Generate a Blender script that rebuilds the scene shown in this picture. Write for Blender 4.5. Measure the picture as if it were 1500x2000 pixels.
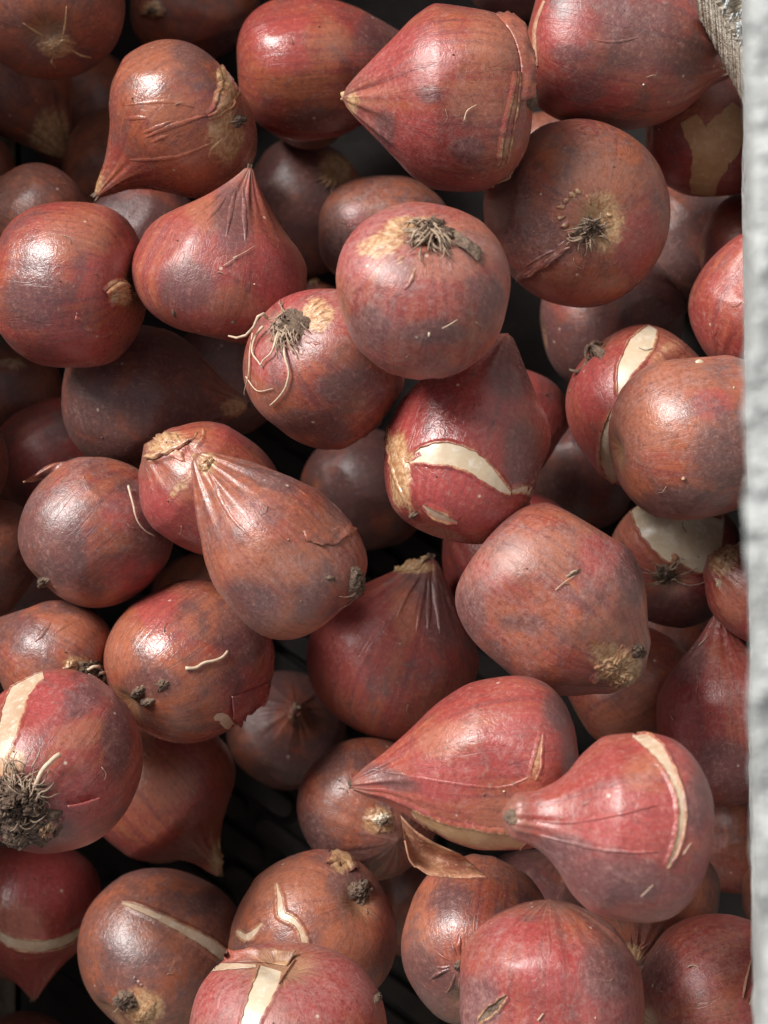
import bpy, bmesh, math, random
import numpy as np
from mathutils import Vector, Matrix
from mathutils.bvhtree import BVHTree

for o in list(bpy.data.objects):
    bpy.data.objects.remove(o, do_unlink=True)
SC = bpy.context.scene
COL = SC.collection

# ------------------------------------------------------------------ camera
FPX = 3360.0                      # focal length in photograph pixels
Z_REF = 0.045
FLOOR = -0.048
CAM_H = 0.42
NADIR = 0.088                     # the camera is held over the right-hand crate side
TILT = math.atan2(NADIR, CAM_H)
cam_d = bpy.data.cameras.new('camera')
cam_d.sensor_fit = 'HORIZONTAL'
cam_d.sensor_width = 36.0
cam_d.lens = FPX / 1500.0 * 36.0
cam_d.clip_start = 0.01
cam_d.clip_end = 50.0
cam_d.dof.use_dof = True
cam_d.dof.focus_distance = math.hypot(NADIR, CAM_H) - 0.028
cam_d.dof.aperture_fstop = 24.0
cam = bpy.data.objects.new('camera', cam_d)
cam.location = (NADIR, 0, Z_REF + CAM_H)
cam.rotation_euler = (0, TILT, 0)
COL.objects.link(cam)
SC.camera = cam
CAM_LOC = Vector(cam.location)
CAM_ROT = Matrix.Rotation(TILT, 3, 'Y')
CAM_RINV = CAM_ROT.transposed()

# ------------------------------------------------------------------ light
SUN_DIR = Vector((-0.46, 0.58, 0.67)).normalized()      # towards the light
world = bpy.data.worlds.new('World')
SC.world = world
world.use_nodes = True
wn = world.node_tree
wn.nodes.clear()
sky = wn.nodes.new('ShaderNodeTexSky')
sky.sky_type = 'NISHITA'
sky.sun_disc = False
sky.sun_elevation = math.asin(SUN_DIR.z)
sky.sun_rotation = math.atan2(SUN_DIR.x, SUN_DIR.y)
sky.air_density = 1.0
sky.dust_density = 1.0
sky.ozone_density = 1.0
hs = wn.nodes.new('ShaderNodeHueSaturation')
hs.inputs['Saturation'].default_value = 0.16
bg = wn.nodes.new('ShaderNodeBackground')
bg.inputs['Strength'].default_value = 0.05
wo = wn.nodes.new('ShaderNodeOutputWorld')
wn.links.new(sky.outputs[0], hs.inputs['Color'])
wn.links.new(hs.outputs[0], bg.inputs['Color'])
wn.links.new(bg.outputs[0], wo.inputs['Surface'])
sun_d = bpy.data.lights.new('sun', 'SUN')
sun_d.energy = 2.8
sun_d.angle = math.radians(28)
sun_d.color = (1.0, 0.97, 0.93)
sun = bpy.data.objects.new('sun', sun_d)
sun.rotation_euler = SUN_DIR.to_track_quat('Z', 'Y').to_euler()
sun.location = (-0.5, 0.6, 1.0)
COL.objects.link(sun)
SC.view_settings.view_transform = 'Standard'
SC.view_settings.look = 'None'
SC.view_settings.exposure = 0.95
SC.view_settings.gamma = 1.0
SC.view_settings.use_curve_mapping = False
SC.cycles.max_bounces = 4
SC.cycles.diffuse_bounces = 3
SC.cycles.glossy_bounces = 2
SC.cycles.transmission_bounces = 0

# ------------------------------------------------------------------ materials
class NT:
    def __init__(self, name):
        self.m = bpy.data.materials.new(name)
        self.m.use_nodes = True
        self.t = self.m.node_tree
        self.t.nodes.clear()
        self.out = self.t.nodes.new('ShaderNodeOutputMaterial')
    def n(self, typ, **kw):
        nd = self.t.nodes.new(typ)
        for k, v in kw.items():
            setattr(nd, k, v)
        return nd
    def put(self, sock, v):
        if isinstance(v, bpy.types.NodeSocket):
            self.t.links.new(v, sock)
        elif isinstance(v, (tuple, list)) and sock.type == 'RGBA' and len(v) == 3:
            sock.default_value = (*v, 1)
        else:
            sock.default_value = v
    def math(self, op, a, b=0.0, c=0.0, clamp=False):
        nd = self.n('ShaderNodeMath', operation=op, use_clamp=clamp)
        self.put(nd.inputs[0], a); self.put(nd.inputs[1], b); self.put(nd.inputs[2], c)
        return nd.outputs[0]
    def vmath(self, op, a, b):
        nd = self.n('ShaderNodeVectorMath', operation=op)
        self.put(nd.inputs[0], a); self.put(nd.inputs[1], b)
        return nd.outputs[0]
    def mix(self, f, a, b, blend='MIX'):
        nd = self.n('ShaderNodeMix', data_type='RGBA', blend_type=blend)
        self.put(nd.inputs[0], f); self.put(nd.inputs[6], a); self.put(nd.inputs[7], b)
        return nd.outputs[2]
    def noise(self, vec, scale, detail=3, rough=0.55, dist=0.0, out=0):
        nd = self.n('ShaderNodeTexNoise')
        self.put(nd.inputs['Vector'], vec)
        nd.inputs['Scale'].default_value = scale
        nd.inputs['Detail'].default_value = detail
        nd.inputs['Roughness'].default_value = rough
        nd.inputs['Distortion'].default_value = dist
        return nd.outputs[out]
    def ramp(self, v, lo, hi, a=0.0, b=1.0):
        nd = self.n('ShaderNodeMapRange', interpolation_type='SMOOTHSTEP')
        self.put(nd.inputs[0], v)
        self.put(nd.inputs[1], lo); self.put(nd.inputs[2], hi)
        self.put(nd.inputs[3], a); self.put(nd.inputs[4], b)
        return nd.outputs[0]
    def bump(self, h, strength, dist, normal=None):
        nd = self.n('ShaderNodeBump')
        nd.inputs['Strength'].default_value = strength
        nd.inputs['Distance'].default_value = dist
        self.put(nd.inputs['Height'], h)
        if normal is not None:
            self.put(nd.inputs['Normal'], normal)
        return nd.outputs[0]
    def bsdf(self, **kw):
        b = self.n('ShaderNodeBsdfPrincipled')
        for k, v in kw.items():
            self.put(b.inputs[k.replace('_', ' ')], v)
        self.t.links.new(b.outputs[0], self.out.inputs[0])
        return b

def skin_material():
    k = NT('bulb_tunic_skin')
    tc = k.n('ShaderNodeTexCoord')
    oi = k.n('ShaderNodeObjectInfo')
    cx = k.n('ShaderNodeCombineXYZ')
    sd = k.n('ShaderNodeAttribute', attribute_name='seed').outputs['Fac']
    k.put(cx.inputs[0], k.math('MULTIPLY', sd, 7.13))
    k.put(cx.inputs[1], k.math('MULTIPLY', sd, -3.71))
    k.put(cx.inputs[2], k.math('MULTIPLY', sd, 5.37))
    pa = k.n('ShaderNodeSeparateXYZ')
    k.put(pa.inputs[0], k.n('ShaderNodeAttribute', attribute_name='paint').outputs['Vector'])
    p_tan, p_grey, p_red = pa.outputs
    P = k.vmath('ADD', tc.outputs['Object'], cx.outputs[0])
    # coordinates in metres, so noise scales are per metre
    sp = k.n('ShaderNodeSeparateColor')
    k.put(sp.inputs[0], oi.outputs['Color'])
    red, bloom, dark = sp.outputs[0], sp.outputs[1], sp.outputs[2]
    gloss = oi.outputs['Alpha']
    at = k.n('ShaderNodeAttribute', attribute_name='st')
    sx = k.n('ShaderNodeSeparateXYZ'); k.put(sx.inputs[0], at.outputs['Vector'])
    T = sx.outputs[2]
    S = k.vmath('ADD', at.outputs['Vector'], cx.outputs[0])
    n1 = k.noise(P, 48, 3, 0.55)
    n1b = k.noise(k.vmath('ADD', P, (3.1, 1.7, 0.4)), 120, 4, 0.6, 0.6)
    n2 = k.noise(k.vmath('ADD', P, (1.3, 5.1, 2.2)), 62, 4, 0.6, 0.4)
    n3 = k.noise(k.vmath('ADD', P, (4.3, 0.7, 6.2)), 58, 5, 0.62, 0.5)
    fine = k.noise(P, 820, 3, 0.72)
    mid = k.noise(k.vmath('ADD', P, (0.3, 0.3, 2.2)), 260, 2, 0.6, 0.8)
    stv = k.vmath('MULTIPLY', S, (11.0, 11.0, 1.6))
    streak = k.noise(stv, 1.0, 4, 0.62, 0.3)
    stv2 = k.vmath('MULTIPLY', S, (38.0, 38.0, 3.0))
    streak2 = k.noise(stv2, 1.0, 2, 0.6, 0.25)
    w1 = k.noise(k.vmath('ADD', P, (8.0, 2.0, 1.0)), 520, 1, 0.5, 1.5)
    worm = k.ramp(k.math('ABSOLUTE', k.math('SUBTRACT', w1, 0.5)), 0.0, 0.07, 1.0, 0.0)
    # base colour
    crimson = (0.31, 0.043, 0.037)
    orange = (0.37, 0.102, 0.044)
    brown = (0.165, 0.066, 0.054)
    f_or = k.ramp(k.math('ADD', k.math('MULTIPLY', n1, 0.52), k.math('MULTIPLY', streak, 0.48)),
                  k.math('ADD', 0.22, k.math('MULTIPLY', red, 0.34)),
                  k.math('ADD', 0.46, k.math('MULTIPLY', red, 0.34)))
    c = k.mix(f_or, crimson, orange)
    f_br = k.ramp(k.math('ADD', k.math('MULTIPLY', n1b, 0.6), k.math('MULTIPLY', mid, 0.4)),
                  k.math('ADD', 0.30, k.math('MULTIPLY', red, 0.30)),
                  k.math('ADD', 0.58, k.math('MULTIPLY', red, 0.30)))
    c = k.mix(k.math('MULTIPLY', f_br, 0.85), c, brown)
    wob = k.math('ADD', k.math('MULTIPLY', k.math('SUBTRACT', n1b, 0.5), 1.1), k.math('MULTIPLY', k.math('SUBTRACT', fine, 0.5), 0.5))
    c = k.mix(k.ramp(k.math('ADD', p_red, k.math('MULTIPLY', wob, 0.6)), 0.05, 0.85, 0.0, 0.75), c, (0.36, 0.050, 0.050))
    c = k.mix(k.ramp(k.math('SUBTRACT', k.math('MULTIPLY', wob, 0.6), p_red), 0.05, 0.90, 0.0, 0.62), c, (0.385, 0.130, 0.070))
    # lengthwise veins
    c = k.mix(k.ramp(streak2, 0.54, 0.74, 0.0, 0.16), c, (0.46, 0.19, 0.10))
    c = k.mix(k.ramp(streak2, 0.26, 0.42, 0.22, 0.0), c, (0.10, 0.030, 0.026))
    c = k.mix(k.ramp(streak, 0.30, 0.50, 0.38, 0.0), c, (0.11, 0.042, 0.038))
    # purple-grey weathered blotches; on deep bulbs also gap shade put into colour
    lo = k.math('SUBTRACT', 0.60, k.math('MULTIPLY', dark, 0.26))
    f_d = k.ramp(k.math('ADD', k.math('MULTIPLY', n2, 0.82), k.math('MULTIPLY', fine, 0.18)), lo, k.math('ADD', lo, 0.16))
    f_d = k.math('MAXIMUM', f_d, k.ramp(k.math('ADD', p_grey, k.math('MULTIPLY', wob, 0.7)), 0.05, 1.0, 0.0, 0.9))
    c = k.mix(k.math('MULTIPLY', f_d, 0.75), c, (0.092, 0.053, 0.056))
    # dusty pale bloom
    lb = k.math('SUBTRACT', 0.64, k.math('MULTIPLY', bloom, 0.30))
    f_b = k.ramp(k.math('ADD', k.math('MULTIPLY', n3, 0.50), k.math('ADD', k.math('MULTIPLY', fine, 0.34), k.math('MULTIPLY', mid, 0.16))), lb, k.math('ADD', lb, 0.24))
    c = k.mix(k.math('MULTIPLY', f_b, 0.50), c, (0.33, 0.185, 0.168))
    # mottle
    c = k.mix(k.ramp(fine, 0.27, 0.5, 0.52, 0.0), c, (0.085, 0.038, 0.034))
    c = k.mix(k.ramp(fine, 0.52, 0.74, 0.0, 0.42), c, (0.46, 0.215, 0.17))
    c = k.mix(k.math('MULTIPLY', worm, k.math('ADD', 0.04, k.math('MULTIPLY', bloom, 0.14))), c, (0.50, 0.29, 0.25))
    ln = k.noise(k.vmath('MULTIPLY', k.vmath('ADD', S, (3.0, 1.0, 0.0)), (5.0, 5.0, 1.3)), 1.0, 3, 0.55, 0.5)
    lnm = k.ramp(k.math('ABSOLUTE', k.math('SUBTRACT', ln, 0.5)), 0.0, 0.011, 1.0, 0.0)
    c = k.mix(k.math('MULTIPLY', lnm, 0.30), c, (0.085, 0.036, 0.034))
    # tip and base
    tipn = k.math('ADD', T, k.math('MULTIPLY', k.math('SUBTRACT', streak, 0.5), 0.25))
    c = k.mix(k.ramp(tipn, 0.90, 1.04, 0.0, 0.7), c, k.mix(k.ramp(streak2, 0.42, 0.58), (0.10, 0.055, 0.05), (0.30, 0.165, 0.11)))
    basen = k.math('ADD', T, k.math('MULTIPLY', k.math('SUBTRACT', streak, 0.5), 0.16))
    c = k.mix(k.ramp(basen, 0.0, 0.075, 0.75, 0.0), c, k.mix(k.ramp(streak2, 0.45, 0.6), (0.20, 0.10, 0.06), (0.50, 0.31, 0.15)))
    tanc = k.mix(k.ramp(fine, 0.38, 0.62), (0.40, 0.195, 0.085), (0.60, 0.40, 0.215))
    f_t = k.math('MULTIPLY', k.ramp(k.math('ADD', p_tan, k.math('ADD', wob, k.math('SUBTRACT', k.math('MULTIPLY', streak, 1.2), 0.6))), 0.30, 1.0), k.ramp(p_tan, 0.02, 0.3))
    c = k.mix(k.math('MULTIPLY', f_t, 0.85), c, tanc)
    # soil specks and scurf
    vo = k.n('ShaderNodeTexVoronoi'); k.put(vo.inputs['Vector'], P); vo.inputs['Scale'].default_value = 330
    sc_ = k.n('ShaderNodeSeparateColor'); k.put(sc_.inputs[0], vo.outputs['Color'])
    spk = k.math('MULTIPLY', k.ramp(vo.outputs['Distance'], 0.10, 0.17, 1.0, 0.0), k.math('GREATER_THAN', sc_.outputs[0], 0.955))
    c = k.mix(k.math('MULTIPLY', spk, 0.75), c, (0.62, 0.50, 0.40))
    # relief
    h = k.math('ADD', k.math('MULTIPLY', fine, 0.75), k.math('MULTIPLY', worm, 0.16))
    h = k.math('ADD', h, k.math('ADD', k.math('MULTIPLY', mid, 0.35), k.math('MULTIPLY', lnm, -0.35)))
    nb = k.bump(h, 0.25, 0.0006)
    r = k.math('SUBTRACT', k.math('ADD', 0.36, k.math('MULTIPLY', fine, 0.14)), k.math('MULTIPLY', gloss, 0.20))
    r = k.math('ADD', r, k.math('MULTIPLY', f_b, 0.14))
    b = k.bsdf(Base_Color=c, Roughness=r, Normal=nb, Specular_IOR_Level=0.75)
    b.inputs['Sheen Weight'].default_value = 0.03
    b.inputs['Sheen Roughness'].default_value = 0.45
    k.put(b.inputs['Sheen Tint'], (1.0, 0.82, 0.80))
    return k.m

def simple(name, c1, c2, scale, rough, bump=0.3, bdist=0.0006, c3=None, scale2=900, sss=0.0, spec=0.5):
    k = NT(name)
    tc = k.n('ShaderNodeTexCoord')
    P = tc.outputs['Object']
    n = k.noise(P, scale, 4, 0.62, 0.4)
    f = k.noise(k.vmath('ADD', P, (1, 2, 3)), scale2, 4, 0.7)
    c = k.mix(k.ramp(n, 0.35, 0.65), c1, c2)
    if c3:
        c = k.mix(k.ramp(f, 0.5, 0.68, 0, 0.8), c, c3)
    nb = k.bump(k.math('ADD', f, n), bump, bdist)
    b = k.bsdf(Base_Color=c, Roughness=k.math('ADD', rough - 0.08, k.math('MULTIPLY', f, 0.16)), Normal=nb)
    b.inputs['Specular IOR Level'].default_value = spec
    if sss:
        b.inputs['Subsurface Weight'].default_value = sss
        b.inputs['Subsurface Radius'].default_value = (1, 0.6, 0.35)
        b.inputs['Subsurface Scale'].default_value = 0.002
    return k.m

M = {
    'skin': skin_material(),
    'flesh': simple('pale_bulb_flesh', (0.58, 0.43, 0.31), (0.48, 0.32, 0.21), 170, 0.32, 0.35, 0.0004, (0.68, 0.57, 0.45), 500),
    'white': simple('white_bulb_flesh', (0.66, 0.55, 0.41), (0.56, 0.43, 0.29), 120, 0.30, 0.3, 0.0003, (0.70, 0.62, 0.52), 400),
    'tanflesh': simple('tan_bulb_flesh', (0.52, 0.30, 0.15), (0.45, 0.23, 0.11), 140, 0.5, 0.25, 0.0004, (0.58, 0.38, 0.22), 500),
    'edge': simple('torn_tunic_edge', (0.48, 0.25, 0.15), (0.36, 0.13, 0.08), 300, 0.6, 0.4, 0.0005, (0.6, 0.4, 0.26), 1200),
    'paper': simple('papery_tunic', (0.42, 0.20, 0.11), (0.27, 0.095, 0.06), 200, 0.5, 0.5, 0.0006, (0.55, 0.33, 0.2), 800),
    'redpaper': simple('red_papery_tunic', (0.30, 0.07, 0.05), (0.21, 0.075, 0.055), 130, 0.45, 0.5, 0.0006, (0.36, 0.18, 0.15), 700),
    'tan': simple('dry_tan_tunic', (0.55, 0.36, 0.18), (0.40, 0.20, 0.09), 260, 0.55, 0.6, 0.0008, (0.70, 0.55, 0.36), 800),
    'cream': simple('cream_root_marks', (0.68, 0.50, 0.27), (0.56, 0.33, 0.15), 400, 0.5, 0.4, 0.0005, (0.74, 0.6, 0.4), 1000),
    'scab': simple('basal_plate_bark', (0.25, 0.165, 0.115), (0.115, 0.07, 0.05), 420, 0.85, 0.9, 0.0012, (0.32, 0.23, 0.17), 1100),
    'soil': simple('dry_soil_crust', (0.20, 0.125, 0.085), (0.10, 0.06, 0.045), 350, 0.9, 0.9, 0.0014, (0.36, 0.26, 0.18), 900),
    'root': simple('dry_root', (0.38, 0.27, 0.19), (0.22, 0.145, 0.10), 500, 0.75, 0.5, 0.0003, (0.55, 0.44, 0.33), 1200),
    'paleroot': simple('pale_root', (0.66, 0.52, 0.38), (0.52, 0.36, 0.25), 500, 0.6, 0.4, 0.0003, (0.75, 0.64, 0.5), 1200),
    'vein': simple('dark_tunic_vein', (0.11, 0.045, 0.04), (0.16, 0.06, 0.05), 400, 0.55, 0.4, 0.0004, (0.24, 0.10, 0.08), 900),
    'ridge': simple('tunic_wrinkle', (0.46, 0.19, 0.10), (0.34, 0.12, 0.07), 300, 0.42, 0.4, 0.0004, (0.6, 0.34, 0.2), 900),
    'plastic': simple('dark_crate_plastic', (0.028, 0.025, 0.025), (0.042, 0.036, 0.034), 60, 0.6, 0.3, 0.0006, (0.036, 0.030, 0.027), 500, spec=0.12),
    'board': simple('whitewashed_rough_wood', (0.50, 0.515, 0.50), (0.33, 0.34, 0.33), 75, 0.55, 1.0, 0.006, (0.58, 0.595, 0.58), 130),
    'post': simple('weathered_wood_post', (0.52, 0.46, 0.37), (0.32, 0.26, 0.19), 60, 0.8, 0.9, 0.003, (0.66, 0.62, 0.54), 260),
}

# ------------------------------------------------------------------ helpers
def ray_dir(px, py):
    return (CAM_ROT @ Vector(((px - 750.0) / FPX, -(py - 1000.0) / FPX, -1.0)))

def at_depth(px, py, d):
    return CAM_LOC + ray_dir(px, py) * d

def new_mesh(name, verts, faces, mat, parent=None, inv=None, smooth=True):
    me = bpy.data.meshes.new(name)
    if inv is not None:
        verts = [inv @ Vector(v) for v in verts]
    me.from_pydata([tuple(v) for v in verts], [], faces)
    if smooth:
        me.polygons.foreach_set('use_smooth', [True] * len(me.polygons))
    me.materials.append(M[mat])
    me.update()
    ob = bpy.data.objects.new(name, me)
    COL.objects.link(ob)
    if parent:
        ob.parent = parent
    return ob

def pchip(xs, ys, x):
    xs = np.array(xs, float); ys = np.array(ys, float)
    h = np.diff(xs); dl = np.diff(ys) / h
    m = np.zeros_like(xs)
    for i in range(1, len(xs) - 1):
        if dl[i-1] * dl[i] > 0:
            w1 = 2*h[i] + h[i-1]; w2 = h[i] + 2*h[i-1]
            m[i] = (w1 + w2) / (w1/dl[i-1] + w2/dl[i])
    m[-1] = dl[-1]
    i = np.clip(np.searchsorted(xs, x) - 1, 0, len(h) - 1)
    t = (x - xs[i]) / h[i]
    return ((1+2*t)*(1-t)**2*ys[i] + t*(1-t)**2*h[i]*m[i] + t*t*(3-2*t)*ys[i+1] + t*t*(t-1)*h[i]*m[i+1])

PROF = {
    'drop':   ([0,.2,.4,.55,.7,.82,.92,1], [1,.97,.82,.62,.40,.25,.16,.07]),
    'egg':    ([0,.3,.5,.7,.85,.95,1], [1,.97,.89,.71,.48,.25,.03]),
    'cone':   ([0,.2,.4,.6,.8,.93,1], [1,.98,.86,.62,.36,.20,.10]),
    'onion':  ([0,.25,.4,.52,.65,.78,.9,1], [1,.93,.78,.56,.34,.20,.12,.05]),
    'garlic': ([0,.25,.4,.52,.65,.78,.9,1], [1,.95,.84,.66,.45,.27,.14,.05]),
    'pear':   ([0,.3,.5,.7,.85,.95,1], [1,.98,.89,.70,.50,.38,.24]),
    'stub':   ([0,.3,.5,.65,.75,.83,.92,1], [1,.95,.82,.62,.42,.25,.16,.08]),
    'thumb':  ([0,.25,.4,.55,.68,.8,.93,1], [1,.95,.80,.54,.37,.28,.24,.13]),
}

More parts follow.
